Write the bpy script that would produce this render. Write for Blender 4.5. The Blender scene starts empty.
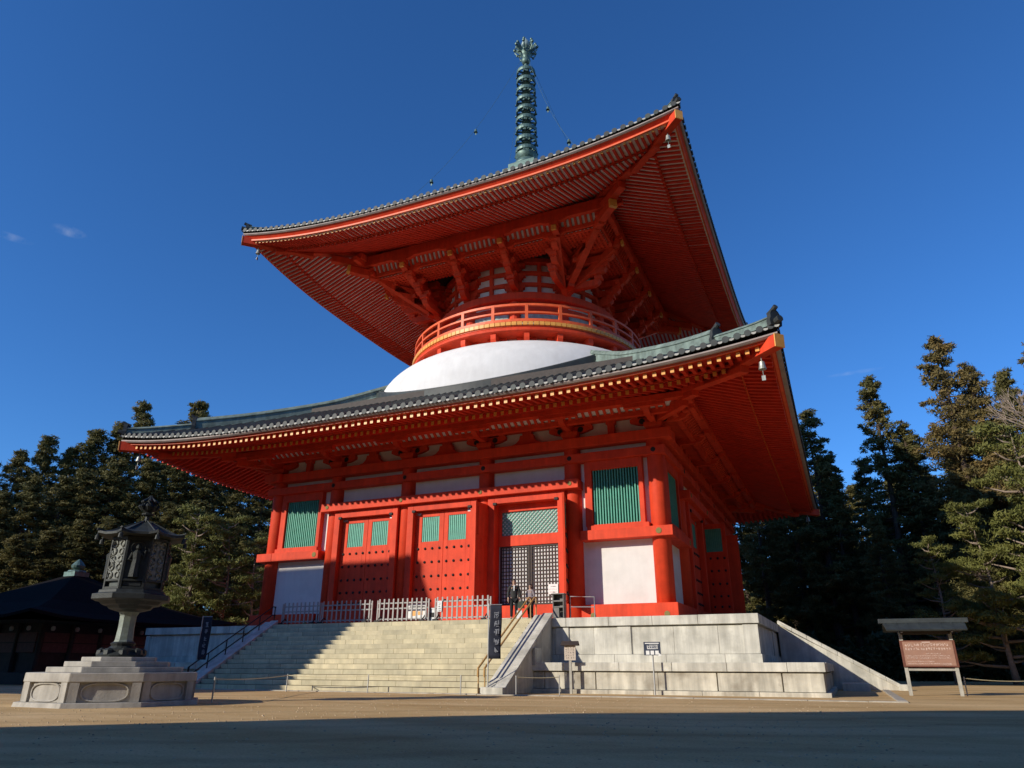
import bpy, math, random
import numpy as np
from mathutils import Vector, Matrix
from math import sin, cos, pi, radians, sqrt, hypot
random.seed(11); RNG = np.random.default_rng(11)
SC = bpy.context.scene
COL = SC.collection

# ------------------------------------------------------------------ helpers
class MB:
    """collects polygons, links them as ONE mesh object"""
    def __init__(s): s.v=[]; s.f=[]; s.m=[]
    def poly(s, pts, m=0):
        i=len(s.v); s.v+= [tuple(p) for p in pts]; s.f.append(tuple(range(i,i+len(pts)))); s.m.append(m)
    def raw(s, vs, fs, m=0):
        i=len(s.v); s.v+=[tuple(p) for p in vs]
        for f in fs: s.f.append(tuple(a+i for a in f)); s.m.append(m)
    def box(s, x0,x1,y0,y1,z0,z1, m=0):
        s.raw([(x0,y0,z0),(x1,y0,z0),(x1,y1,z0),(x0,y1,z0),(x0,y0,z1),(x1,y0,z1),(x1,y1,z1),(x0,y1,z1)],
              [(0,3,2,1),(4,5,6,7),(0,1,5,4),(1,2,6,5),(2,3,7,6),(3,0,4,7)], m)
    def hexa(s, a, b, m=0, mend=None):
        """two matching quads a->b (4 pts each, ccw seen from a's outside)"""
        i=len(s.v); s.v+=[tuple(p) for p in a]+[tuple(p) for p in b]
        s.f+=[(i,i+1,i+2,i+3),(i+7,i+6,i+5,i+4)]; s.m+=[m if mend is None else mend, m]
        for k in range(4):
            n=(k+1)%4; s.f.append((i+k,i+4+k,i+4+n,i+n)); s.m.append(m)
    def beam(s, p, q, w, h, m=0, up=(0,0,1), mend=None, w2=None, h2=None):
        p=Vector(p); q=Vector(q); d=(q-p).normalized(); u=Vector(up)
        r=d.cross(u)
        if r.length<1e-5: r=d.cross(Vector((1,0,0)))
        r.normalize(); u=r.cross(d)
        w2=w if w2 is None else w2; h2=h if h2 is None else h2
        a=[p+r*(i*w/2)+u*(j*h/2) for i,j in ((-1,-1),(1,-1),(1,1),(-1,1))]
        b=[q+r*(i*w2/2)+u*(j*h2/2) for i,j in ((-1,-1),(1,-1),(1,1),(-1,1))]
        s.hexa(a,b,m,mend)
    def tube(s, pts, rad, n=8, m=0, caps=True):
        pts=[Vector(p) for p in pts]; rings=[]
        if not hasattr(rad,'__len__'): rad=[rad]*len(pts)
        i0=len(s.v); ref=None
        for k,p in enumerate(pts):
            d=(pts[min(k+1,len(pts)-1)]-pts[max(k-1,0)]).normalized()
            if ref is None: ref=Vector((0,0,1)) if abs(d.z)<.9 else Vector((1,0,0))
            r=d.cross(ref).normalized(); u=r.cross(d)
            for a in range(n):
                t=2*pi*a/n; s.v.append(tuple(p+(r*cos(t)+u*sin(t))*rad[k]))
        for k in range(len(pts)-1):
            for a in range(n):
                b=(a+1)%n; A=i0+k*n; B=A+n
                s.f.append((A+a,A+b,B+b,B+a)); s.m.append(m)
        if caps:
            s.f.append(tuple(i0+a for a in range(n))[::-1]); s.m.append(m)
            L=i0+(len(pts)-1)*n; s.f.append(tuple(L+a for a in range(n))); s.m.append(m)
    def lathe(s, prof, n=24, c=(0,0), m=0, a0=0, a1=2*pi, rot=0):
        full=abs(a1-a0-2*pi)<1e-6; k=n if full else n+1
        i0=len(s.v)
        for r,z in prof:
            for a in range(k):
                t=rot+a0+(a1-a0)*a/n; s.v.append((c[0]+r*cos(t), c[1]+r*sin(t), z))
        for j in range(len(prof)-1):
            for a in range(n):
                b=(a+1)%k; A=i0+j*k; B=A+k
                s.f.append((A+a,A+b,B+b,B+a)); s.m.append(m)
        if full and prof[0]!=prof[-1]:
            s.f.append(tuple(i0+a for a in range(k))[::-1]); s.m.append(m)
            L=i0+(len(prof)-1)*k; s.f.append(tuple(L+a for a in range(k))); s.m.append(m)
    def prism(s, poly, axis, a, b, m=0):
        """poly of 2D points extruded along axis from a to b ('x': pts=(y,z); 'y': pts=(x,z))"""
        def P(p,t): return (t,p[0],p[1]) if axis=='x' else ((p[0],t,p[1]) if axis=='y' else (p[0],p[1],t))
        n=len(poly); i=len(s.v)
        s.v+=[P(p,a) for p in poly]+[P(p,b) for p in poly]
        s.f.append(tuple(i+k for k in range(n))); s.m.append(m)
        s.f.append(tuple(i+n+k for k in range(n))[::-1]); s.m.append(m)
        for k in range(n):
            l=(k+1)%n; s.f.append((i+k,i+n+k,i+n+l,i+l)); s.m.append(m)
    def tri(s, grid, m=0):
        """grid[r][c] of points -> quads"""
        i0=len(s.v); R=len(grid); Cn=len(grid[0])
        for row in grid: s.v+=[tuple(p) for p in row]
        for r in range(R-1):
            for c in range(Cn-1):
                A=i0+r*Cn+c; s.f.append((A,A+1,A+Cn+1,A+Cn)); s.m.append(m)
    def build(s, name, mats, parent=None, smooth=False, bevel=0, fix=True, loc=None, rotz=0):
        me=bpy.data.meshes.new(name); me.from_pydata(s.v,[],s.f)
        if not isinstance(mats,(list,tuple)): mats=[mats]
        for k in mats: me.materials.append(k)
        if len(mats)>1: me.polygons.foreach_set('material_index', s.m)
        if fix:
            import bmesh
            bm=bmesh.new(); bm.from_mesh(me); bmesh.ops.recalc_face_normals(bm, faces=bm.faces[:]); bm.to_mesh(me); bm.free()
        if smooth: me.polygons.foreach_set('use_smooth',[True]*len(me.polygons))
        me.update()
        o=bpy.data.objects.new(name, me); COL.objects.link(o)
        if parent: o.parent=parent
        if loc: o.location=loc
        o.rotation_euler.z=rotz
        if bevel:
            b=o.modifiers.new('bev','BEVEL'); b.width=bevel; b.segments=2; b.limit_method='ANGLE'; b.angle_limit=radians(40)
        return o

def tag(o, label=None, cat=None, group=None, kind=None):
    if label: o['label']=label
    if cat: o['category']=cat
    if group: o['group']=group
    if kind: o['kind']=kind
    return o
def empty(name, loc=(0,0,0), rotz=0, label=None, cat=None, group=None):
    o=bpy.data.objects.new(name,None); COL.objects.link(o); o.location=loc; o.rotation_euler.z=rotz
    o.empty_display_size=.3
    return tag(o,label,cat,group)
def dup(o, parent=None, rotz=None, loc=None):
    c=o.copy(); COL.objects.link(c); c.parent=parent if parent else o.parent
    if rotz is not None: c.rotation_euler.z=rotz
    if loc is not None: c.location=loc
    return c
def dup_tree(o, parent=None):
    c=o.copy(); COL.objects.link(c)
    if parent: c.parent=parent
    for ch in list(o.children): dup_tree(ch,c)
    return c
def four(o):
    """copies of a part of the front face for the other three faces"""
    kids=list(o.children); out=[o]
    for k in (1,2,3):
        c=dup(o, o.parent, k*pi/2); out.append(c)
        for ch in kids: dup(ch, c)
    return out

# ------------------------------------------------------------------ materials
def mat(name, col, rough=.6, var=.12, scale=6., col2=None, bump=0., bscale=40., metal=0., spec=.5, brick=None, streak=0., stain=None, coat=0., uvw=None, weave=None):
    m=bpy.data.materials.new(name); m.use_nodes=True; nt=m.node_tree; N=nt.nodes; L=nt.links
    b=N['Principled BSDF']; b.inputs['Roughness'].default_value=rough; b.inputs['Metallic'].default_value=metal
    b.inputs['Specular IOR Level'].default_value=spec
    if coat: b.inputs['Coat Weight'].default_value=coat
    tc=N.new('ShaderNodeTexCoord')
    def noise(sc,det=5,vec=None,rg=.6):
        n=N.new('ShaderNodeTexNoise'); n.inputs['Scale'].default_value=sc; n.inputs['Detail'].default_value=det; n.inputs['Roughness'].default_value=rg
        L.new(vec if vec else tc.outputs['Object'], n.inputs['Vector']); return n.outputs['Fac']
    def ramp(f,a,c,p0=.3,p1=.7):
        r=N.new('ShaderNodeValToRGB'); r.color_ramp.elements[0].position=p0; r.color_ramp.elements[1].position=p1
        r.color_ramp.elements[0].color=(*a,1); r.color_ramp.elements[1].color=(*c,1); L.new(f,r.inputs[0]); return r.outputs[0]
    c1=col; c2=col2 if col2 else tuple(min(1,x*(1+var)) for x in col); c0=tuple(x*(1-var) for x in col)
    out=ramp(noise(scale), c0, c2)
    def mix(fac,a,bc,mode='MIX'):
        x=N.new('ShaderNodeMix'); x.data_type='RGBA'; x.blend_type=mode
        if hasattr(fac,'links') or hasattr(fac,'is_linked'): L.new(fac,x.inputs[0])
        else: x.inputs[0].default_value=fac
        L.new(a,x.inputs[6])
        if isinstance(bc,tuple): x.inputs[7].default_value=(*bc,1)
        else: L.new(bc,x.inputs[7])
        return x.outputs[2]
    if streak:     # vertical weather streaks
        mp=N.new('ShaderNodeMapping'); mp.inputs['Scale'].default_value=(2.2,2.2,.18); L.new(tc.outputs['Object'],mp.inputs[0])
        s=ramp(noise(1.6,6,mp.outputs[0]),(1-streak,)*3,(1,1,1),.38,.62); out=mix(1.,out,s,'MULTIPLY')
    if stain:      # (colour, amount, scale)
        s=ramp(noise(stain[2],6),(0,0,0),(1,1,1),.5,.72)
        mm=N.new('ShaderNodeMath'); mm.operation='MULTIPLY'; mm.inputs[1].default_value=stain[1]; L.new(s,mm.inputs[0])
        out=mix(mm.outputs[0],out,stain[0])
    if brick:      # (block width, block height, joint colour, tone spread, offset z)
        sx=N.new('ShaderNodeSeparateXYZ'); L.new(tc.outputs['Object'],sx.inputs[0])
        ad=N.new('ShaderNodeMath'); L.new(sx.outputs[0],ad.inputs[0]); L.new(sx.outputs[1],ad.inputs[1])
        if len(brick)>5: ad.inputs[1].default_value=0; nt.links.remove(ad.inputs[1].links[0])
        az=N.new('ShaderNodeMath'); az.inputs[1].default_value=brick[4]; L.new(sx.outputs[2],az.inputs[0])
        cb=N.new('ShaderNodeCombineXYZ'); L.new(ad.outputs[0],cb.inputs[0]); L.new(az.outputs[0],cb.inputs[1])
        bt=N.new('ShaderNodeTexBrick'); L.new(cb.outputs[0],bt.inputs[0]); bt.inputs['Scale'].default_value=1
        bt.inputs['Brick Width'].default_value=brick[0]; bt.inputs['Row Height'].default_value=brick[1]; bt.inputs['Mortar Size'].default_value=.008
        bt.inputs['Color1'].default_value=(1-brick[3],1-brick[3]*.9,1-brick[3]*.8,1); bt.inputs['Color2'].default_value=(1,1,1,1); bt.inputs['Mortar'].default_value=(*brick[2],1)
        bt.inputs['Bias'].default_value=.1; bt.offset=.37; bt.squash=1
        out=mix(1.,out,bt.outputs[0],'MULTIPLY')
    L.new(out,b.inputs['Base Color'])
    if bump:
        bp=N.new('ShaderNodeBump'); bp.inputs['Strength'].default_value=bump; bp.inputs['Distance'].default_value=.03
        L.new(noise(bscale,6),bp.inputs['Height']); L.new(bp.outputs[0],b.inputs['Normal'])
    return m

RED   = mat('vermilion_paint',(.74,.066,.022),.62,.14,1.4,spec=.22,streak=.16,stain=((.46,.034,.013),.5,.55),bump=.12,bscale=9)
RED2  = mat('vermilion_rafters',(.62,.040,.014),.62,.18,2.,spec=.25)
ORANGE= mat('sunlit_vermilion',(.78,.12,.03),.5,.14,3.)  # red timber with the orange of direct sun put into its colour
GOLD  = mat('ochre_end_paint',(.78,.36,.07),.45,.12,5.)
WHITE = mat('white_plaster',(.76,.735,.70),.9,.04,2.,spec=.1,streak=.04,stain=((.60,.57,.53),.4,.9),bump=.05,bscale=14)
PINKW = mat('whitewashed_boards',(.80,.70,.64),.8,.08,3.)
DOMEW = mat('dome_plaster',(.74,.725,.70),.9,.05,1.2,spec=.1,streak=.045,stain=((.60,.575,.55),.45,.8),bump=.12,bscale=3)
GREEN = mat('green_slat_paint',(.07,.36,.26),.5,.15,4.)
GREEN2= mat('pale_green_lattice',(.10,.30,.24),.55,.15,4.)
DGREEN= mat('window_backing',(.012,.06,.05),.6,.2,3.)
BLACK = mat('black_iron',(.014,.012,.012),.7,.3,20)
FITTING=mat('brass_fitting',(.23,.19,.07),.75,.2,20,metal=.1,spec=.2)
TILE  = mat('copper_tile',(.030,.034,.032),.6,.3,1.3,stain=((.065,.09,.078),.6,.8),bump=.05,bscale=20)
TILEP = mat('sunlit_tile_lip',(.38,.37,.33),.6,.2,6.)  # sun catching the dark tile lips is put into this pale colour
VERD  = mat('verdigris_copper',(.20,.26,.225),.7,.3,1.6,spec=.25,stain=((.075,.095,.085),.75,2.2),streak=.25)
GREYB = mat('weathered_board',(.33,.265,.235),.7,.2,2.)
BRONZE= mat('spire_bronze',(.10,.165,.145),.5,.35,5.,metal=.35)
BRONZED=mat('dark_bronze',(.024,.028,.026),.6,.3,7.,metal=.2,stain=((.05,.06,.054),.6,5.),bump=.25,bscale=30)
STONE = mat('granite',(.66,.63,.54),.85,.17,1.1,spec=.3,stain=((.33,.315,.265),.7,1.3),streak=.28,bump=.3,bscale=30)
STONED= mat('granite_stained',(.62,.575,.47),.85,.2,1.3,spec=.3,stain=((.20,.165,.12),.85,1.0),streak=.35,bump=.2,bscale=30)
STEPS = mat('step_stone',(.66,.575,.37),.82,.16,1.7,stain=((.42,.37,.27),.5,1.1),bump=.2,bscale=26,brick=(1.45,.1964,(.30,.26,.19),.24,-.004,1),streak=.15)
PEDST = mat('pedestal_stone',(.46,.43,.375),.8,.14,2.4,stain=((.26,.235,.20),.6,2.),streak=.25,bump=.25,bscale=28)
PANEL = mat('info_panel',(.33,.18,.125),.6,.1,6.)
WOODR = mat('brown_frame_wood',(.15,.05,.03),.6,.2,6.)
WOODP = mat('pale_grey_wood',(.42,.40,.34),.75,.2,4.,streak=.2)
WOODD = mat('dark_wood',(.045,.032,.025),.7,.3,4.)
GREYW = mat('grey_cabinet_wood',(.17,.16,.145),.65,.2,5.)
CLOTHN= mat('navy_banner_cloth',(.014,.017,.032),.85,.2,6.)
TEXTW = mat('white_lettering',(.78,.78,.76),.7,.05,6.)
TEXTG = mat('faded_lettering',(.24,.25,.28),.8,.1,6.)
TEXTD = mat('dark_lettering',(.06,.05,.05),.7,.05,6.)
STEEL = mat('grey_steel',(.42,.42,.41),.4,.12,8.,metal=.5)
PICKET= mat('pale_painted_steel',(.34,.32,.295),.45,.08,8.)
YRAIL = mat('tan_handrail',(.46,.27,.09),.45,.15,8.)
ROPE  = mat('straw_rope',(.55,.48,.30),.9,.15,30)
PAPER = mat('white_paper',(.80,.80,.78),.8,.03,8)
SIGNN = mat('navy_sign',(.02,.03,.06),.5,.1,8)
BEIGE = mat('beige_sign',(.52,.44,.36),.7,.1,8)
ROOFG = mat('grey_shingle_copper',(.026,.032,.033),.65,.25,5.,stain=((.055,.07,.066),.5,3.))
ROOFD = mat('dark_bark_roof',(.012,.010,.010),.95,.3,5.,bump=.3,bscale=20,spec=.05)
BARK  = mat('conifer_bark',(.075,.05,.035),.9,.35,5.,bump=.5,bscale=12)
BARKP = mat('pale_bark',(.26,.20,.155),.9,.3,5.,bump=.4,bscale=12)
SKIN  = mat('skin',(.52,.32,.22),.6,.06,8)
HAIR  = mat('dark_hair',(.016,.012,.01),.5,.2,30)
JACKET= mat('charcoal_jacket',(.035,.034,.032),.85,.25,30)
TROUS = mat('black_trousers',(.012,.012,.014),.85,.2,30)
LILAC = mat('grey_mauve_cardigan',(.25,.21,.22),.85,.2,30)
OLIVE = mat('olive_bag',(.03,.04,.025),.8,.2,20)

def foliage(name, c0, c1, c2, transl=.25):
    m=bpy.data.materials.new(name); m.use_nodes=True; nt=m.node_tree; N=nt.nodes; L=nt.links
    b=N['Principled BSDF']; b.inputs['Roughness'].default_value=.65; b.inputs['Specular IOR Level'].default_value=.25
    tc=N.new('ShaderNodeTexCoord'); oi=N.new('ShaderNodeObjectInfo')
    n=N.new('ShaderNodeTexNoise'); n.inputs['Scale'].default_value=.55; n.inputs['Detail'].default_value=6; n.inputs['Roughness'].default_value=.7
    n.noise_dimensions='4D'; L.new(tc.outputs['Object'],n.inputs['Vector'])
    mu=N.new('ShaderNodeMath'); mu.operation='MULTIPLY'; mu.inputs[1].default_value=40; L.new(oi.outputs['Random'],mu.inputs[0]); L.new(mu.outputs[0],n.inputs['W'])
    r=N.new('ShaderNodeValToRGB'); e=r.color_ramp.elements; e[0].position=.3; e[0].color=(*c0,1); e[1].position=.72; e[1].color=(*c2,1)
    k=e.new(.5); k.color=(*c1,1); L.new(n.outputs['Fac'],r.inputs[0])
    L.new(r.outputs[0],b.inputs['Base Color'])
    t=N.new('ShaderNodeBsdfTranslucent'); L.new(r.outputs[0],t.inputs[0]); mx=N.new('ShaderNodeMixShader'); mx.inputs[0].default_value=transl
    L.new(b.outputs[0],mx.inputs[1]); L.new(t.outputs[0],mx.inputs[2]); L.new(mx.outputs[0],N['Material Output'].inputs[0])
    return m
F_CEDAR=foliage('cedar_needles',(.065,.072,.024),(.145,.13,.042),(.25,.19,.062))
F_RUST =foliage('rusty_cedar_needles',(.085,.075,.026),(.19,.145,.05),(.31,.195,.07))
F_PINE =foliage('pine_needles',(.08,.10,.025),(.17,.175,.045),(.26,.24,.065))
F_BUSH =foliage('bush_leaves',(.03,.045,.015),(.07,.08,.028),(.12,.11,.045))

# ------------------------------------------------------------------ ground
def build_ground():
    m=bpy.data.materials.new('sandy_ground'); m.use_nodes=True; nt=m.node_tree; N=nt.nodes; L=nt.links
    b=N['Principled BSDF']; b.inputs['Roughness'].default_value=.95; b.inputs['Specular IOR Level'].default_value=.15
    tc=N.new('ShaderNodeTexCoord')
    def noise(sc,d,ve=None,r=.65):
        n=N.new('ShaderNodeTexNoise'); n.inputs['Scale'].default_value=sc; n.inputs['Detail'].default_value=d; n.inputs['Roughness'].default_value=r
        L.new(ve if ve else tc.outputs['Object'],n.inputs['Vector']); return n.outputs['Fac']
    def ramp(f,a,c,p0,p1):
        r=N.new('ShaderNodeValToRGB'); r.color_ramp.elements[0].position=p0; r.color_ramp.elements[1].position=p1
        r.color_ramp.elements[0].color=(*a,1); r.color_ramp.elements[1].color=(*c,1); L.new(f,r.inputs[0]); return r.outputs[0]
    def mix(f,a,c,mode='MIX'):
        x=N.new('ShaderNodeMix'); x.data_type='RGBA'; x.blend_type=mode
        if isinstance(f,float): x.inputs[0].default_value=f
        else: L.new(f,x.inputs[0])
        L.new(a,x.inputs[6]); L.new(c,x.inputs[7]); return x.outputs[2]
    mp=N.new('ShaderNodeMapping'); mp.inputs['Scale'].default_value=(.12,.5,1); mp.inputs['Rotation'].default_value=(0,0,radians(-28)); L.new(tc.outputs['Object'],mp.inputs[0])
    c=ramp(noise(.35,6),(.56,.36,.15),(.82,.575,.285),.35,.68)
    c2=ramp(noise(1.,5,mp.outputs[0]),(.58,.375,.16),(.86,.61,.32),.4,.62)
    c=mix(.5,c,c2)
    g=ramp(noise(38.,3),(.78,.76,.72),(1,1,1),.35,.6); c=mix(1.,c,g,'MULTIPLY')
    p=ramp(noise(140.,2),(.7,.68,.66),(1,1,1),.3,.55); c=mix(1.,c,p,'MULTIPLY')
    wv=N.new('ShaderNodeTexWave'); wv.inputs['Scale'].default_value=.16; wv.inputs['Distortion'].default_value=7; wv.inputs['Detail'].default_value=3; wv.inputs['Detail Scale'].default_value=.6
    mw=N.new('ShaderNodeMapping'); mw.inputs['Rotation'].default_value=(0,0,radians(62)); L.new(tc.outputs['Object'],mw.inputs[0]); L.new(mw.outputs[0],wv.inputs['Vector'])
    c=mix(1.,c,ramp(wv.outputs['Fac'],(.87,.86,.85),(1,1,1),.02,.25),'MULTIPLY')      # worn wheel and foot tracks
    lf=ramp(noise(9.,2,None,.4),(0,0,0),(1,1,1),.70,.73); br=N.new('ShaderNodeRGB'); br.outputs[0].default_value=(.16,.09,.045,1)
    c=mix(lf,c,br.outputs[0])                                                     # scattered dry litter
    L.new(c,b.inputs['Base Color'])
    bp=N.new('ShaderNodeBump'); bp.inputs['Strength'].default_value=.22; bp.inputs['Distance'].default_value=.02; L.new(noise(30.,6),bp.inputs['Height']); L.new(bp.outputs[0],b.inputs['Normal'])
    g=MB(); n=60; S=900.
    def warp(t): return math.copysign(abs(t)**2.2,t)*S
    ts=[warp(-1+2*i/n) for i in range(n+1)]
    rnd=random.Random(3)
    g.tri([[(x+5,y-25,(rnd.uniform(-.012,.012) if hypot(x,y)<60 else 0)) for x in ts] for y in ts])
    o=g.build('ground',m,smooth=True); tag(o,kind='structure')
    # gravel rain gutter strip + stone kerb in front of the podium and across the stair foot
    k=MB(); x=-9.5
    while x<19.6:
        w=random.uniform(1.3,1.9); k.box(x,min(x+w-.012,19.7),-20.62,-20.36,-.05,.035+random.uniform(-.006,.006)); x+=w
    y=-20.34
    while y<-8.2:
        w=random.uniform(1.3,1.9); k.box(19.45,19.7,y,min(y+w-.012,-8.2),-.05,.05); y+=w
    tag(k.build('kerb',mat('worn_kerb_stone',(.42,.375,.30),.9,.2,3.,stain=((.20,.15,.10),.7,2.),bump=.3,bscale=30),bevel=.012),kind='structure')
build_ground()
def pebbles():
    r=random.Random(6); m=MB()
    for _ in range(3600):
        d=3.2+24*r.random()**1.6; a=radians(r.uniform(88,150)); x=18.4+d*cos(a)*1.0; y=-44.3+d*sin(a)
        if y>-20.8 or hypot(x-1.35,y+30.49)<2.3: continue
        q=r.uniform(.006,.017)*(1.5 if r.random()<.08 else 1); b=r.uniform(0,6.28)
        P=[(x+q*k*cos(b+t),y+q*k*.8*sin(b+t),z) for k,z in ((1,-.002),(.75,q*.75)) for t in (0,1.3,2.4,3.7,5.1)]
        m.raw(P,[(0,1,6,5),(1,2,7,6),(2,3,8,7),(3,4,9,8),(4,0,5,9),(5,6,7,8,9)])
    tag(m.build('pebbles',mat('pebble_stone',(.52,.39,.24),.9,.5,8.),smooth=True,fix=False),kind='stuff')
pebbles()

# ------------------------------------------------------------------ stone podium
PT=2.75      # podium top
def build_podium():
    root=empty('stone_podium',(0,0,0),0,'two tiered pale granite podium with a broad front staircase under the red pagoda','podium')
    P=15.57; Q=17.67
    # upper tier: core, coping blocks, panels, base course (front/right/back/left by rotation)
    core=MB(); core.box(-P+.2,P-.2,-P+.2,P-.2,0.,PT-.02)
    core.build('core',STONE,root)
    cop=MB(); x=-P+.805
    rr=random.Random(4)
    while x<P-.9:
        w=min(rr.uniform(1.6,1.9),P-x)
        if P-(x+w)<.9: w=P-x
        cop.box(x,x+w-.012,-P,-P+.8,PT-.34,PT+rr.uniform(-.004,.004)); x+=w
    four(cop.build('coping',STONE,root,bevel=.015))
    pan=MB(); x=-P+.415
    while x<P-.5:
        w=min(rr.uniform(1.5,1.75),P-.1-x)
        if P-.1-(x+w)<.7: w=P-.1-x
        off=rr.choice([0,0,.01,.015])
        pan.box(x,x+w-.008,-P+.10+off,-P+.4,1.36,PT-.40); x+=w
    for x in (-P/2-2.2,7.62,P/2+2.4,P-.62):
        pan.box(x,x+.55,-P+.06,-P+.32,1.36,PT-.38)
    four(pan.build('wall_panel',STONE,root,bevel=.01))
    bc=MB(); x=-P+.405
    while x<P-.9:
        w=min(rr.uniform(1.9,2.3),P-.02-x)
        if P-.02-(x+w)<.9: w=P-.02-x
        bc.box(x,x+w-.008,-P+.02,-P+.4,1.04,1.352); x+=w
    four(bc.build('base_course',STONE,root,bevel=.012))
    # lower tier
    lc=MB(); lc.box(-Q+.2,Q-.2,-Q+.2,Q-.2,0,1.03); lc.build('lower_core',STONED,root)
    c2=MB(); x=-Q+.905
    while x<Q-.9:
        w=min(rr.uniform(1.8,2.1),Q-x)
        if Q-(x+w)<.9: w=Q-x
        c2.box(x,x+w-rr.choice([.01,.012,.03]),-Q,-Q+.9,.76,1.05+rr.uniform(-.004,.004)); x+=w
    four(c2.build('lower_coping',STONE,root,bevel=.015))
    p2=MB(); x=-Q+.405
    while x<Q-.6:
        w=min(rr.uniform(1.9,2.3),Q-.08-x)
        if Q-.08-(x+w)<.9: w=Q-.08-x
        p2.box(x,x+w-rr.choice([.01,.03,.04]),-Q+.09,-Q+.4,.15,.715); x+=w
    four(p2.build('lower_panel',STONED,root,bevel=.012))
    b2=MB(); x=-Q+.305
    while x<Q+.0:
        w=min(rr.uniform(1.6,2.),Q+.06-x)
        if Q+.06-(x+w)<.6: w=Q+.06-x
        b2.box(x,x+w-.01,-Q-.06,-Q+.3,-.05,.14); x+=w
    four(b2.build('foot_course',STONED,root,bevel=.012))
    # stairs, front and right
    n=14; rise=PT/n; run=4.62/n
    st=MB()
    for i in range(n):
        y0=-P-4.62+run*i
        st.box(-6.72,6.72,y0,-P+.05,rise*i-.02 if i==0 else rise*i,rise*(i+1))
    s=st.build('staircase',STEPS,root,bevel=.012)
    # cheek walls with a raised coping band and a groove
    def cheek(m,xa,xb,cap=.12):
        yb=-P-4.72; slope=PT/4.62
        body=[(-P+.02,0),(yb+.1,0),(yb+.1,.12),(-P+.02,PT-.02)]
        m.prism(body,'x',xa+.06,xb-.06)
        L=8
        for k in range(L):
            t0=k/L; t1=(k+1)/L-.002
            ya=yb+(4.74)*t0; yc=yb+4.74*t1
            za=.02+(PT+.03-.02)*t0; zc=.02+(PT+.03-.02)*t1
            m.prism([(ya,za),(yc,zc),(yc,zc+.13),(ya,za+.13)],'x',xa,xa+(xb-xa)*.40)
            m.prism([(ya,za+.02),(yc,zc+.02),(yc,zc+.19),(ya,za+.19)],'x',xa+(xb-xa)*.46,xb)
        m.box(xa-.02,xb+.02,yb-.22,yb+.16,-.05,.24)
    for sgn in (1,-1):
        m=MB(); cheek(m,6.72,7.52) if sgn>0 else cheek(m,-7.52,-6.72)
        m.build('cheek_wall',STONE,root,bevel=.012)
    s2=dup(s,root,pi/2)
    for sgn in (1,-1):
        m=MB(); cheek(m,6.72,7.52) if sgn>0 else cheek(m,-7.52,-6.72)
        m.build('cheek_wall',STONE,root,bevel=.012,rotz=pi/2)
    # low block at the foot of the right stair cheek, small step before the open bay
    b=MB(); b.box(17.95,19.0,-9.3,-7.6,-.05,.30); b.build('foot_block',STONE,root,bevel=.015)
    b=MB(); b.box(3.3,6.4,-13.4,-12.0,PT-.01,PT+.20); b.build('door_step',STONE,root,bevel=.015)
    return root
build_podium()

# ------------------------------------------------------------------ pagoda
W=4.75; BX=11.32; COLX=[-BX,-1.5*W,-.5*W,.5*W,1.5*W,BX]
PAG=empty('pagoda',(0,0,0),0,'towering two storeyed vermilion pagoda with white dome, round balcony and bronze spire','pagoda')

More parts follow.
